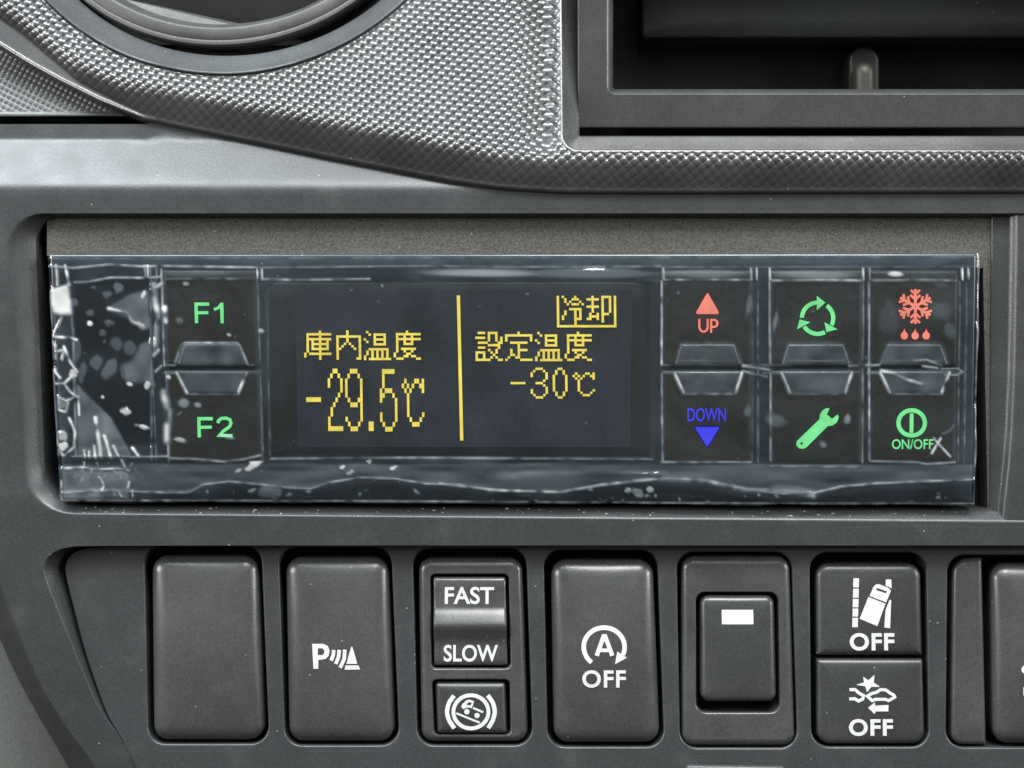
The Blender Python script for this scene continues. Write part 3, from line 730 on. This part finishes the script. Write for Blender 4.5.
def blur(A, k):
    w = np.hanning(2*k+3)[1:-1]; w /= w.sum()
    A = np.apply_along_axis(lambda r: np.convolve(np.pad(r, k, mode='edge'), w, 'valid'), 1, A)
    return np.apply_along_axis(lambda r: np.convolve(np.pad(r, k, mode='edge'), w, 'valid'), 0, A)
def patch(pts, m=0.1, h=0.5, k=1):
    global Hh, MK
    g = blur(inpoly(pts), k); Hh = Hh+h*g; MK = np.maximum(MK, m*g*(0.9+0.25*vnoise(FX/12, FY/12, 9)))
# gentle waviness
calm = 1-0.96*np.clip((FX-262)/8, 0, 1)*np.clip((658-FX)/8, 0, 1)*np.clip((462-FY)/6, 0, 1)*np.clip((FY-280)/4, 0, 1)
Hh += calm*(0.9*vnoise(FX/60, FY/40, 1)+0.35*vnoise(FX/18, FY/22, 2)+0.10*vnoise(FX/5, FY/6, 3))
# where the film is not wetted to the face it looks faintly hazed
MK += 0.014+0.008*np.clip(vnoise(FX/30, FY/30, 4), -1, 1)
for kx, ((a, b), (c, d)) in colsx.items():
    t = (FY-270)/194; x0 = a+(c-a)*t; x1 = b+(d-b)*t
    ins = np.clip(FX-x0-3, 0, 1)*np.clip(x1-4-FX, 0, 1)*np.clip(FY-281, 0, 1)*np.clip(461-FY, 0, 1)
    MK = MK*(1-0.75*ins)
ins = np.clip(FX-270, 0, 1)*np.clip(650-FX, 0, 1)*np.clip(FY-284, 0, 1)*np.clip(456-FY, 0, 1); MK = MK*(1-0.55*ins)
# long folds following the moulding, bright glints painted in
crease([(50, 259), (300, 258.5), (978, 257.5)], 0.8, 0.10, 0.5)
crease([(50, 266.5), (75, 268.5), (110, 265), (145, 267), (163, 266.5), (258, 268)], 0.9, 0.30, 0.9)
crease([(258, 268), (330, 267.5), (430, 266.5), (520, 267.5), (660, 267)], 0.8, 0.17, 0.6)
crease([(660, 267.5), (760, 268), (975, 267)], 0.8, 0.10, 0.5)
crease([(76, 283), (90, 282.5), (112, 278), (150, 278.5), (163, 277)], 0.9, 0.34, 0.9)
crease([(264, 279.5), (300, 280.5), (370, 279.5)], 0.9, 0.24, 0.7)
for xa, xb, y, m in ((664, 750, 280.5, .24), (771, 862, 281, .26), (869, 955, 281, .18), (167, 258, 279.5, .14)): crease([(xa, y), ((xa+xb)/2, y-0.6), (xb, y)], 0.9, m, 0.8)
for x in (663, 750.5, 756, 769, 862, 868.5, 961, 967, 263, 258.5, 163): crease([(x-0.3, 269), (x, 280)], 0.75, 0.45, 0.8)
for pts, m in (([(163, 271), (164.5, 320), (166, 366)], .30), ([(167.5, 372), (170, 462)], .22), ([(259, 282), (264, 462)], .10), ([(268, 300), (271, 455)], .10),
               ([(661, 282), (661, 364)], .40), ([(661, 374), (662, 460)], .26), ([(752, 284), (751, 462)], .08), ([(757, 284), (757, 462)], .13), ([(768.5, 282), (769, 364)], .26), ([(769.5, 374), (769.5, 460)], .26),
               ([(862, 283), (861, 462)], .14), ([(867.5, 283), (868, 460)], .26), ([(958, 283), (956, 462)], .10), ([(965, 283), (962, 466)], .11), ([(977.5, 256), (972.5, 504)], .28)):
    crease(pts, 0.8, m, 0.7)
# key parting line and grips
for kx, x0, x1 in (('F', 165, 262), ('U', 661, 768), ('C', 762, 866), ('S', 866, 957)):
    g = gr[kx]; crease([(x0, 365.3), (g[1][0], 365.3)], 0.8, 0.14, 0.4); crease([(g[1][1], 365.3), (x1-6, 365)], 0.8, 0.13, 0.4)
    crease([(x0, 373), (g[2][0]-1, 373), (g[3][0]-1, 393)], 0.8, 0.14, 0.4)
    for (ax, ay, bx, by), m in (((g[2][0]+0.5, 373, g[3][0]+1, 393), .45), ((g[2][1]-0.5, 373, g[3][1]+1.5, 392), .50)): crease([(ax, ay), (bx, by)], 1.15, m, 1.0)
    crease([(g[3][0], 394), (g[3][1]+2, 394)], 0.9, 0.16, 0.5); crease([(g[0][0]+1, 361), (g[0][1], 361)], 0.7, 0.10, 0.3)
    crease([(g[1][0], 362), (g[0][0]-1, 345), (g[0][0]+3, 343), (g[0][1]-2, 343), (g[0][1]+1, 346), (g[1][1], 364)], 0.9, 0.22 if kx == 'F' else 0.035, 0.5)
    patch([(g[0][0], 344), (g[0][1], 344), (g[1][1], 366), (g[1][0], 366)], 0.045, 0.8); patch([(g[2][0], 371), (g[2][1], 371), (g[3][1], 394), (g[3][0], 394)], 0.05, 0.8)
crease([(742, 366), (757, 368), (768, 370)], 1.1, .25, 0.8); crease([(742, 371), (752, 374), (766, 377)], 0.9, .16, 0.6)
crease([(848, 366), (866, 366), (878, 365)], 1.0, .22, 0.6); crease([(940, 369), (956, 368.5), (961, 372), (955, 375), (943, 375)], 0.8, .2, 0.6)
# scratches and a wrinkled corner on the right-hand keys
crease([(912, 361), (925, 360), (940, 366)], 1.0, .22, .8); crease([(880, 371), (892, 373), (905, 380), (921, 384)], 1.5, .28, .9); crease([(921, 366), (936, 368)], 0.9, .3, .6)
crease([(932, 438), (936, 443), (930, 453)], 0.9, .4, .8); crease([(939, 438), (936, 443), (948, 456)], 0.9, .45, .8); crease([(940, 434), (948, 431), (952, 425)], 0.7, .15, .5)
for pts in ([(660, 462), (750, 462)], [(770, 466), (860, 466.5)], [(869, 461), (915, 462), (925, 464), (953, 462)], [(171, 458), (200, 459), (225, 461.5), (245, 459), (262, 455)], [(272, 458.5), (420, 457.5), (652, 459)]): crease(pts, 0.9, .2, .7)
for x, y, rx, ry, m in ((253, 466, 8, 3, .55), (343, 467, 3, 2, .5), (393, 468, 5, 2, .45), (350, 473, 4, 2, .3), (370, 461, 3, 2, .4), (240, 470, 5, 2, .4)): blob(x, y, rx, ry, -25, m, 1.0, int(x))
blob(812, 275.5, 39, 3.6, 1, .20, 1.3, 3, 0.5, .1); blob(894, 274.5, 7, 2.4, 3, .62, 1.2, 4, .4, .1); blob(485, 273.5, 52, 3.3, 0.5, .30, 1.0, 6, .5, .08); blob(590, 274, 68, 4.4, 0.2, .13, .3, 7, .4, .05); blob(706, 274.5, 40, 3.6, 0, .16, .9, 8, .5, .3); blob(202, 274, 38, 3.0, 0, .09, .8, 9, .5, .2)  # pale streaks painted for reflections along the top strip
# left end: stuck-down dark area with bubbles, lifted hazy patches
dark = blur(inpoly([(76, 284), (112, 281), (152, 281), (156, 330), (158, 446), (70, 450)]), 2)
MK = MK*(1-0.8*dark); Hh -= 0.8*dark
patch([(78, 384), (95, 402), (112, 418), (124, 440), (134, 456), (80, 458)], .085, .9)
patch([(110, 308), (130, 296), (150, 290), (152, 330), (140, 326), (128, 318), (112, 312)], .10, .9, 2)
crease([(110, 309), (128, 313), (134, 322), (146, 328)], 1.5, .34, .9); blob(142, 326, 6, 3, 30, .42, .8, 21)
patch([(142, 345), (152, 340), (156, 390), (148, 384), (127, 382), (124, 368), (134, 360)], .085, .8, 2); blob(128, 370, 7, 10, 0, .09, .8, 22)
for x, y, rx, ry, a, m in ((108, 295, 5, 4, 0, .10), (120, 289, 5, 4.5, 20, .13), (91, 313, 3.6, 3, 0, .10), (111, 323, 5, 3.5, 0, .10), (104, 333, 3.5, 3, 0, .10), (118, 344, 6, 7, -40, .09), (131, 348, 6, 6, 0, .09), (98, 362, 6, 6, -30, .10), (111, 369, 6, 11, 35, .11), (95, 288, 2.5, 2, 0, .08), (106, 342, 2, 2, 0, .08), (79, 352, 4, 11, 0, .08), (76, 303, 4, 4, 0, .12), (84, 372, 4, 9, 10, .09)): blob(x, y, rx, ry, a, m, 1.1, int(x*7+y), .2, .3)
for x, y, rx, ry, m in ((91.5, 323.5, 2.6, 2.2, .75), (127, 411, 5, 3, .45), (145, 427, 4.5, 2.2, .55), (131, 384, 3, 2, .6), (149, 385, 3, 4, .6), (104, 397, 1.6, 1.6, .6), (145, 295, 2, 3.6, .6), (185, 403, 6, 4, .22), (199, 405, 3, 2.5, .25), (182, 440, 6, 2.6, .35), (170, 377, 2.5, 2, .6), (187, 284, 3, 2, .25), (230, 335, 2.2, 1.7, .4), (181, 321, 4, 3, .12), (262, 331, 3, 2, .4), (228, 436, 7, 2, .28)): blob(x, y, rx, ry, 15, m, 1.0, int(x*3+y), .3, .2)
crease([(128, 408), (131, 413), (127, 414.5), (122, 411)], .8, .6, .6); crease([(137, 425), (150, 428)], .9, .5, .6)
# fan of tight vertical wrinkles at the bottom left
for x0, y0, x1, y1, w in ((97, 418, 103, 456, 1.8), (106, 436, 112, 456, 1.6), (115, 446, 120, 456, 1.3), (96, 446, 97, 457, 1.2), (86, 450, 87, 457, 1.0), (91, 451, 91, 457, .9), (134, 448, 140, 456, 1.2)): crease([(x0, y0), (x1, y1)], w, .52, 1.4)
crease([(64, 456), (140, 456.5), (170, 456)], .8, .24, .7)
for i in range(26): 
    x = random.uniform(76, 145); y = random.uniform(458, 492); crease([(x, y), (x+random.uniform(-3, 4), y+random.uniform(3, 8))], random.uniform(.7, 1.3), random.uniform(.10, .42), 1.0)
crease([(62, 468), (85, 467), (98, 469), (120, 468), (130, 470)], .9, .36, .8); crease([(64, 493), (95, 490)], 1.2, .2, .8); crease([(62.5, 470), (63.5, 500)], .9, .4, .8)
patch([(64, 470), (132, 470), (130, 499), (65, 499)], .10, .6, 2)
# crumpled strip down the left edge, its glints painted as pale patches
patch([(52, 290), (71, 285), (73, 315), (54, 314)], .50, 1.4, 2)
for pts, m in (([(58, 266), (59, 285)], .4), ([(67, 266), (71, 286)], .5), ([(71, 286), (75, 340), (78, 456)], .16), ([(55, 337), (72, 338), (78, 340)], .5), ([(54, 337), (60, 326), (64, 315)], .35), ([(57, 346), (57, 372), (62, 378)], .5), ([(66, 347), (72, 362), (79, 372)], .55), ([(58, 352), (66, 350), (64, 360)], .3),
               ([(58, 384), (66, 384), (73, 377)], .5), ([(66, 384), (72, 392), (80, 398)], .45), ([(60, 396), (61, 410), (68, 412), (70, 402), (62, 398)], .45), ([(70, 400), (80, 397), (81, 415)], .45), ([(71, 418), (77, 432), (76, 447), (66, 456), (61, 450)], .45), ([(62, 434), (66, 432)], .4), ([(52, 292), (56, 400), (60, 455)], .2)):
    crease(pts, 1.1, m*1.1, 1.2)
blob(65, 435, 4, 5, 0, .4, .8, 61); blob(65, 446, 4, 4, 0, .6, .8, 62); blob(64, 404, 5, 6, 0, .2, .6, 63); blob(64, 300, 4, 8, 0, .10, .2, 64); blob(75, 374, 4, 5, 0, .5, .8, 65)
for pts, w, m in (([(155, 285), (156, 300), (160, 318), (157, 345)], 2.4, .34), ([(157, 288), (163, 284)], 1.5, .4), ([(166, 308), (167, 322)], 1.8, .55), ([(165, 392), (169, 410), (168, 440)], 2.6, .42), ([(152, 268), (153, 460)], .8, .14), ([(146, 266), (147, 278)], .7, .3), ([(149, 266), (149.5, 278)], .8, .5), ([(158, 268), (158, 280)], .8, .2), ([(157, 340), (155, 356), (160, 350)], 1.2, .5), ([(157, 372), (163, 366)], .9, .35), ([(152, 340), (158, 460)], .7, .14)): crease(pts, w, m, 1.1)
# loose wavy bottom edge: a contact line wanders along the strip
wl = [(64, 492), (110, 490), (165, 492), (190, 492), (205, 484), (230, 481), (262, 484), (285, 487), (312, 488), (330, 482), (360, 477), (395, 478), (425, 483), (460, 484), (490, 490), (520, 491), (560, 491), (600, 484), (640, 479), (665, 478), (700, 480), (725, 485), (745, 489), (780, 493), (815, 492), (840, 486), (875, 483), (920, 481), (972, 479)]
wy = np.interp(FX, [p[0] for p in wl], [p[1] for p in wl])
under = 1/(1+np.exp(-(FY-wy)/0.7)); up_ = np.clip((FY-462)/3, 0, 1)*(1-under)
Hh += 0.8*under*np.sin(np.clip((FY-wy)/14, 0, 1)*math.pi)+0.40*up_*vnoise(FX/30, FY/8, 31)
MK = np.maximum(MK, 0.050*up_*(1+0.35*vnoise(FX/40, FY/6, 33))); MK = MK*(1-0.6*under*np.clip((FX-200)/20, 0, 1))
crease(wl, .9, .24, .8); crease([(440, 483), (500, 490), (560, 491.5), (600, 484.5), (660, 478)], 1.1, .30, .6); crease([(660, 478), (705, 480), (745, 489), (790, 490), (812, 495)], 2.2, .20, .4)
blob(795, 489, 24, 4.5, 5, .16, 0.3, 71, .5, .3)
crease([(64, 500), (200, 500.5), (400, 501), (700, 503), (972, 503.5)], .9, .34, .5)
for i in range(40):
    x = random.uniform(150, 960); y = random.uniform(488, 502); blob(x, y, random.uniform(0.8, 4), random.uniform(.7, 1.8), random.uniform(-30, 30), random.uniform(.06, .26), .8, i+100, .4, .4)
blob(267, 492, 12, 8, 0, .10, 1.0, 72); blob(628, 489.5, 3, 3, 0, .3, 1, 73); blob(637, 492, 5, 5, 0, .22, 1, 74); blob(649, 489, 3.4, 3, 0, .34, 1, 75)
# loose short scratches and specks over the face
for i in range(16):
    x = random.uniform(170, 960); y = random.uniform(285, 470); a = random.uniform(0, 3.14); l = random.choice((0.5, 0.6, 0.8, 1.0, 1.5, 4))
    crease([(x, y), (x+l*math.cos(a), y+l*math.sin(a))], random.uniform(.5, .8), random.uniform(.08, .3), .4)
for x, y, rx, ry, m in ((940, 310, 10, 7, .06), (948, 331, 6, 6, .08), (939, 285, 6, 3, .05), (886, 318, 9, 14, .05), (774, 420, 8, 6, .10), (822, 444, 4, 3, .2), (846, 419, 3, 4, .25), (775, 321, 2, 9, .16), (748, 307, 3, 10, .12), (748, 410, 4, 6, .12), (355, 330, 40, 10, .012)): blob(x, y, rx, ry, 10, m, .5, int(x+y), .5, .4)
flat_ = np.maximum(np.clip((FX-425)/15, 0, 1)*np.clip((665-FX)/10, 0, 1)*np.clip((FY-268)/3, 0, 1)*np.clip((283-FY)/3, 0, 1), np.clip((FX-515)/12, 0, 1)*np.clip((670-FX)/12, 0, 1)*np.clip((FY-470)/4, 0, 1)*np.clip((493-FY)/3, 0, 1)); Hh = Hh*(1-0.97*flat_)+0.3*flat_
edge = np.minimum.reduce([U*930, (1-U)*930, Vv*250, (1-Vv)*250])
FZ = 6.9+Hh*0.95-3.6*np.exp(-np.minimum.reduce([U0, 930-U0, 250-V0])/3.5)+1.8*np.abs(vnoise(FX/38, FY/38, 45))*np.exp(-edge/6.0)-0.35*np.exp(-edge/1.5)
ids = np.arange(nu*nv).reshape(nv, nu)
ff = np.stack([ids[:-1, :-1].ravel(), ids[1:, :-1].ravel(), ids[1:, 1:].ravel(), ids[:-1, 1:].ravel()], 1).tolist()
film = new_obj("protective_film", np.stack([FX.ravel(), FY.ravel(), FZ.ravel()], 1), ff, M_FILM, attrs={'milky_glint': np.clip(MK, 0, 0.9).ravel()})
tag(film, "clear wrinkled protective film with bubbles stuck over the controller face", "plastic film")

# ---------------------------------------------------------------- switches in the bank
G = "switches in the row below the controller"
BP = [(0, -44), (0, -10), (0.3, -6.0), (1.2, -3.4), (2.8, -1.4), (5.0, 0.2), (8.0, 1.6), (12, 2.6), (16.5, 3.2)]
def sw(name, label, cat="switch"): return thing(name, label, cat, G)
def face(c, parent, r=16, prof=BP, mat=None, crown=6.5, name="button"): return pad(name, c, r, prof, mat or M_BUTTON, parent, crown, zf=bank)

t = sw("blank_switch", "plain dark switch blank with no symbol, leftmost in the row", "switch blank")
face([(148.5, 557), (256, 557), (265.5, 740.5), (153.5, 740.5)], t, name="blank_cover")
t = sw("parking_sensor_switch", "dark switch marked with a P, waves and a cone in white")
b, zt = face([(283.5, 558.5), (387.5, 558.5), (395.5, 741.8), (289, 741.8)], t)
mk = Marks(); mk.poly([(312.6, 643.2), (324, 643.2), (328.4, 645.2), (330.2, 649.4), (329.4, 654.6), (326.4, 657.8), (322, 658.8), (319, 658.8), (319, 667.8), (314, 667.8)], [[(318.4, 647.6), (318.4, 654.2), (323, 654.2), (324.8, 652.6), (324.8, 649.2), (323, 647.6)]])
mk.stroke([(334.4, 649), (333.8, 654.5), (331.8, 659.6)], 3.6); mk.stroke([(339.8, 649), (339.2, 656), (336.4, 662.8)], 3.6); mk.stroke([(345.4, 648.8), (344.8, 658), (340.8, 666.6)], 3.6)
mk.poly([(351.6, 646), (352.9, 646), (357.9, 662.8), (347.0, 662.8)]); mk.poly([(346, 664.3), (359, 664.3), (360.8, 668.4), (345.4, 668.6)])
mk.build("symbol", M_WHITE, b, zt)

t = sw("fast_slow_switch", "switch housing with a FAST and SLOW rocker above an exhaust brake button")
c3 = [(417.5, 559.5), (522.5, 559.5), (528.5, 742), (421, 742)]
def holes_plate(c, hls, parent, name, mat):
    rim = rq(c, 13, d=7.5); loops = [rim]+[rq(h, r, d=-1.5) for h, r, _ in hls]; flat, tr = tess(loops)
    V = [(x, y, 1.0) for x, y in flat]; F = list(tr)
    a = None
    for d, z in [(0, -44), (0, -10), (0.3, -6.0), (1.2, -3.0), (2.8, -0.9), (5.0, 0.4), (7.5, 1.0)]:
        ring = rq(c, 13, d=d); n = len(ring); b_ = len(V); V += [(x, y, z) for x, y in ring]
        if a is not None: F += ringfaces(n, a, b_, True)
        a = b_
    for h, r, depth in hls:
        a = None
        for d, z in [(1.5, 1.0), (0.7, 0.6), (0.1, -0.6), (0, -2), (0, -depth)]:
            ring = rq(h, r, d=-d); n = len(ring); b_ = len(V); V += [(x, y, z) for x, y in ring]
            if a is not None: F += ringfaces(n, a, b_)
            a = b_
    return new_obj(name, V, F, mat, parent, zf=bank, sharp=35)
h1 = [(430, 575.5), (508.5, 575.5), (510.5, 668.5), (431.5, 668.5)]; h2 = [(432, 680), (509.5, 680), (510.5, 734.5), (434.5, 734.5)]
holes_plate(c3, [(h1, 5, 40), (h2, 5, 40)], t, "housing", M_BUTTON)
new_obj("housing_floor", [(425, 570, -24), (516, 570, -24), (516, 740, -24), (425, 740, -24)], [(0, 3, 2, 1)], M_BLACK, t, smooth=False)
# rocker: profile swept across x with rounded sides
pro = [(578, -20), (578.3, -3), (579.5, -0.4), (582, 0.6), (590, 0.9), (607, 1.0), (609.2, 1.4), (612, 3.0), (616, 5.2), (621, 7.0), (623.4, 8.1), (625, 8.4), (627, 8.1), (631, 6.4), (637, 3.6), (641, 1.9), (644, 1.2), (650, 1.0), (660, 0.9), (664, 0.5), (665.7, -0.6), (666.2, -3), (666.2, -20)]
V, F = [], []; xs_ = [(0, -20), (0, -2.4), (0.4, -1.0), (1.4, -0.2), (3, 0)]
for y, z in pro:
    f = (y-578)/88; xl, xr = 433.0+1.0*f, 505.5+2.0*f
    row = [(xl+d, dz) for d, dz in xs_]+[(xl+(xr-xl)*k/5, 0) for k in range(1, 5)]+[(xr-d, dz) for d, dz in xs_[::-1]]
    V += [(x, y, max(-20, z+dz)) for x, dz in row]
nr = len(row)
for j in range(len(pro)-1):
    for i in range(nr-1): F.append((j*nr+i, (j+1)*nr+i, (j+1)*nr+i+1, j*nr+i+1))
rk = new_obj("rocker", V, F, M_BUTTON, t, zf=bank, sharp=60)
mk = Marks(); mk.text("FAST", 444.5, 587.8, 494, 605, bold=0.02); mk.text("SLOW", 443.6, 645.2, 498, 662, bold=0.02)
mk.build("lettering", M_WHITE, rk, lambda x, y: 1.0+float(bank(x, y)), up=0.4)
b, zt = pad("brake_button", [(435, 682.5), (505.5, 682.5), (507.5, 733.5), (437, 733.5)], 3.5, [(0, -20), (0, -5), (0.4, -3.2), (1.6, -1.4), (3.5, -0.2), (6, 0.5)], M_BUTTON2, t, 0.4, zf=bank)
mk = Marks(); mk.ring(471, 711.4, 17.5, 3.8, ry=16.3)
for pts in ([(454, 695.6), (449, 702), (446.6, 711.4), (449, 720), (454.6, 727.6)], [(487.6, 695.2), (493, 702), (495.2, 711.4), (493, 720), (488.2, 727.4)]):
    P = []
    for i in range(len(pts)-1):
        for k in range(4): P.append((pts[i][0]+(pts[i+1][0]-pts[i][0])*k/4, pts[i][1]+(pts[i+1][1]-pts[i][1])*k/4))
    P.append(pts[-1]); A = np.array(P); B = A.copy()
    for _ in range(2): B[1:-1] = (A[:-2]+2*A[1:-1]+A[2:])/4; A = B.copy()
    mk.stroke([tuple(p) for p in A], 4.3)
q_ = lambda P: pp(P, 430, 675, 11.81)
mk.poly(q_([(368, 372), (382, 340), (430, 294), (470, 288), (520, 306), (512, 345), (492, 388), (462, 378), (430, 382), (396, 400)]), [q_([(428, 345), (460, 315), (494, 326), (478, 358)])])
mk.stroke(q_([(508, 384), (630, 434)]), 2.0); mk.disc(*q_([(436, 428)])[0], 2.7); mk.disc(*q_([(556, 472)])[0], 2.6); mk.stroke(q_([(312, 446), (588, 556)]), 1.9)
mk.build("symbol", M_WHITE, b, zt)

t = sw("idle_stop_switch", "dark switch with a white letter A inside a circular arrow over OFF")
b, zt = face([(551, 561), (654.5, 561), (660.5, 743), (553.5, 743)], t)
mk = Marks(); mk.arc(603.9, 646.3, 20.4, -128, -384, 4.6, ry=19.2)
mk.poly([(616.9, 650.6), (626.6, 656.8), (614.6, 663.2)]); mk.stroke([(596.4, 654.8), (603.4, 635.6), (604.9, 635.6), (612.0, 654.8)], 4.3); mk.stroke([(599.4, 649.4), (609, 649.4)], 3.6)
mk.text("OFF", 582, 669, 625.4, 686.4, bold=0.024, space=1.1); mk.build("symbol", M_WHITE, b, zt)

t = sw("indicator_rocker_switch", "black rocker switch with a white rectangular marker, set in a plain housing")
c5 = [(682.5, 557.5), (792.5, 557.5), (795.5, 746), (681, 746)]
h5 = [(697, 593.5), (779.5, 593.5), (779, 712), (696.5, 712)]
rim = None
holes_plate(c5, [(h5, 9, 40)], t, "housing", M_BUTTON)
new_obj("housing_floor", [(690, 588, -26), (786, 588, -26), (786, 718, -26), (690, 718, -26)], [(0, 3, 2, 1)], M_BLACK, t, smooth=False)
rb = lambda x, y: np.asarray(bank(x, y))+4.0*((np.asarray(y, float)-597)/103)
b, zt = pad("rocker", [(701, 596.5), (775.5, 596.5), (776, 701), (700.5, 701)], 9, [(0, -26), (0, -4), (0.4, -1.6), (1.4, 0.6), (3.2, 2.0), (6, 2.8)], M_BUTTON2, t, 1.8, zf=rb)
mk = Marks(); mk.poly([(722, 610.2), (753.6, 610.2), (753.6, 624.4), (722, 624.4)]); mk.build("marker", M_WHITE, b, zt)

t = sw("driver_assist_switch", "split black switch pair, lane departure OFF above collision warning OFF")
bu, zu = pad("upper_button", [(818, 565), (924, 565), (924, 656.5), (817.5, 656.5)], [13, 13, 2, 2], [(0, -44), (0, -8), (0.3, -4.5), (1.2, -2.2), (2.8, -0.6), (5, 0.4), (8, 1.0)], M_BUTTON2, t, 1.2, zf=bank)
bl_, zl_ = pad("lower_button", [(817.5, 659.5), (924, 659.5), (924.5, 743.5), (816.5, 743.5)], [2, 2, 13, 13], [(0, -44), (0, -6), (0.3, -2.8), (1.0, -1.0), (2.2, 0.2), (5, 0.9), (8, 1.2)], M_BUTTON2, t, 0.8, zf=bank)
mk = Marks(); q_ = lambda P: pp(P, 840, 570, 8.53)
for y0, y1 in ((78, 156), (166, 242), (252, 324), (334, 402), (412, 492)):
    f = lambda y: 152-0.045*(y-80); mk.poly(q_([(f(y0)-24, y0), (f(y0)+24, y0), (f(y1)+24, y1), (f(y1)-24, y1)]))
mk.poly(q_([(404, 88), (452, 88), (454, 162), (402, 140)])); mk.poly(q_([(432, 262), (448, 262), (434, 500), (384, 495), (396, 350)]))
mk.poly(q_([(262, 228), (298, 148), (320, 130), (345, 127), (432, 162), (446, 186), (404, 282)]), [q_([(316, 176), (330, 160), (412, 190), (404, 206)])])
mk.poly(q_([(252, 236), (398, 292), (325, 484), (174, 420)])); mk.text("OFF", 850.2, 633.4, 895, 651, bold=0.032, space=1.1); mk.build("symbol", M_WHITE, bu, zu)
mk = Marks(); q_ = lambda P: pp(P, 840, 665, 9.6)
mk.poly(q_([(332, 94), (322, 165), (382, 208), (300, 207), (256, 257), (240, 202), (153, 190), (228, 165), (222, 112), (270, 145)]))
mk.stroke(q_([(88, 234), (142, 234), (180, 268), (222, 290), (214, 322), (172, 342), (140, 320), (84, 322)]), 3.1)
mk.stroke(q_([(258, 296), (300, 270), (345, 260), (385, 234), (435, 236), (475, 266), (512, 284), (522, 304), (460, 338), (430, 325), (335, 325), (305, 338)]), 3.0, closed=True)
mk.poly(q_([(262, 405), (330, 354), (330, 384), (460, 378), (458, 440), (335, 440), (327, 466)])); mk.text("OFF", 848, 718.2, 892, 735, bold=0.032, space=1.1); mk.build("symbol", M_WHITE, bl_, zl_)

t = tag(pad("filler_strip", [(956, 561), (986.5, 559), (986.5, 745), (950, 745)], [16, 2, 2, 12], [(0, -44), (0, -10), (0.3, -6), (1.2, -3), (2.6, -1.4), (5, -0.6)], M_BUTTON, None, 0.6, zf=bank)[0], "narrow plain filler strip in the row, beside the switch cut off on the right", "switch blank", G)
t = sw("cropped_switch", "dark switch cut off by the right edge with a sliver of white symbol")
b, zt = face([(994.5, 565.5), (1102, 565.5), (1104, 744), (993, 744)], t)
mk = Marks(); mk.disc(1024, 668.6, 4.2); mk.stroke([(1040, 685), (1024, 685), (1022.4, 687), (1022.4, 693), (1040, 693)], 2.2); mk.build("symbol", M_WHITE, b, zt)

# lip of the slot cover at the very bottom
t = tag(pad("slot_cover", [(684, 763), (785, 764.5), (787, 860), (684, 860)], 5, [(0, -3), (0.1, 1.8), (0.8, 3.4), (2.0, 4.4), (3.4, 4.6)], M_FASCIA, None, 0.0, zf=bank)[0], "small dark cover whose rounded top edge shows at the bottom below the marker switch", "cover")

# dust and lint caught along the lower lip of the slot
V, F = [], []
pt = np.array([p[0] for p in slot_prof[:6]][::-1]); pz = np.array([p[1] for p in slot_prof[:6]][::-1])
for i in range(90):
    x = random.uniform(80, 990); yi = 505.5+3.5*(x-45)/1055; yo = 514+9.5*(x-25)/1085; t = random.uniform(0.15, 0.85)
    y = yi+(yo-yi)*t; z = RIM+float(np.interp(t, pt, pz))+0.25; r = random.choice((0.35, 0.4, 0.5, 0.6, 0.9)); b = len(V); a0 = random.uniform(0, 6.28)
    e = random.uniform(1.0, 2.6)
    for k in range(5):
        a = a0+k*2*math.pi/5; V.append((x+r*e*math.cos(a), y+r*math.sin(a)*random.uniform(0.6, 1.2), z+random.uniform(-0.2, 0.3)))
    V.append((x, y, z+0.6)); F += [(b+k, b+5, b+(k+1) % 5) for k in range(5)]
tag(new_obj("dust", V, F, M_DUST, smooth=False), "pale specks of dust and lint along the lower lip of the controller slot", "dust", kind="stuff")
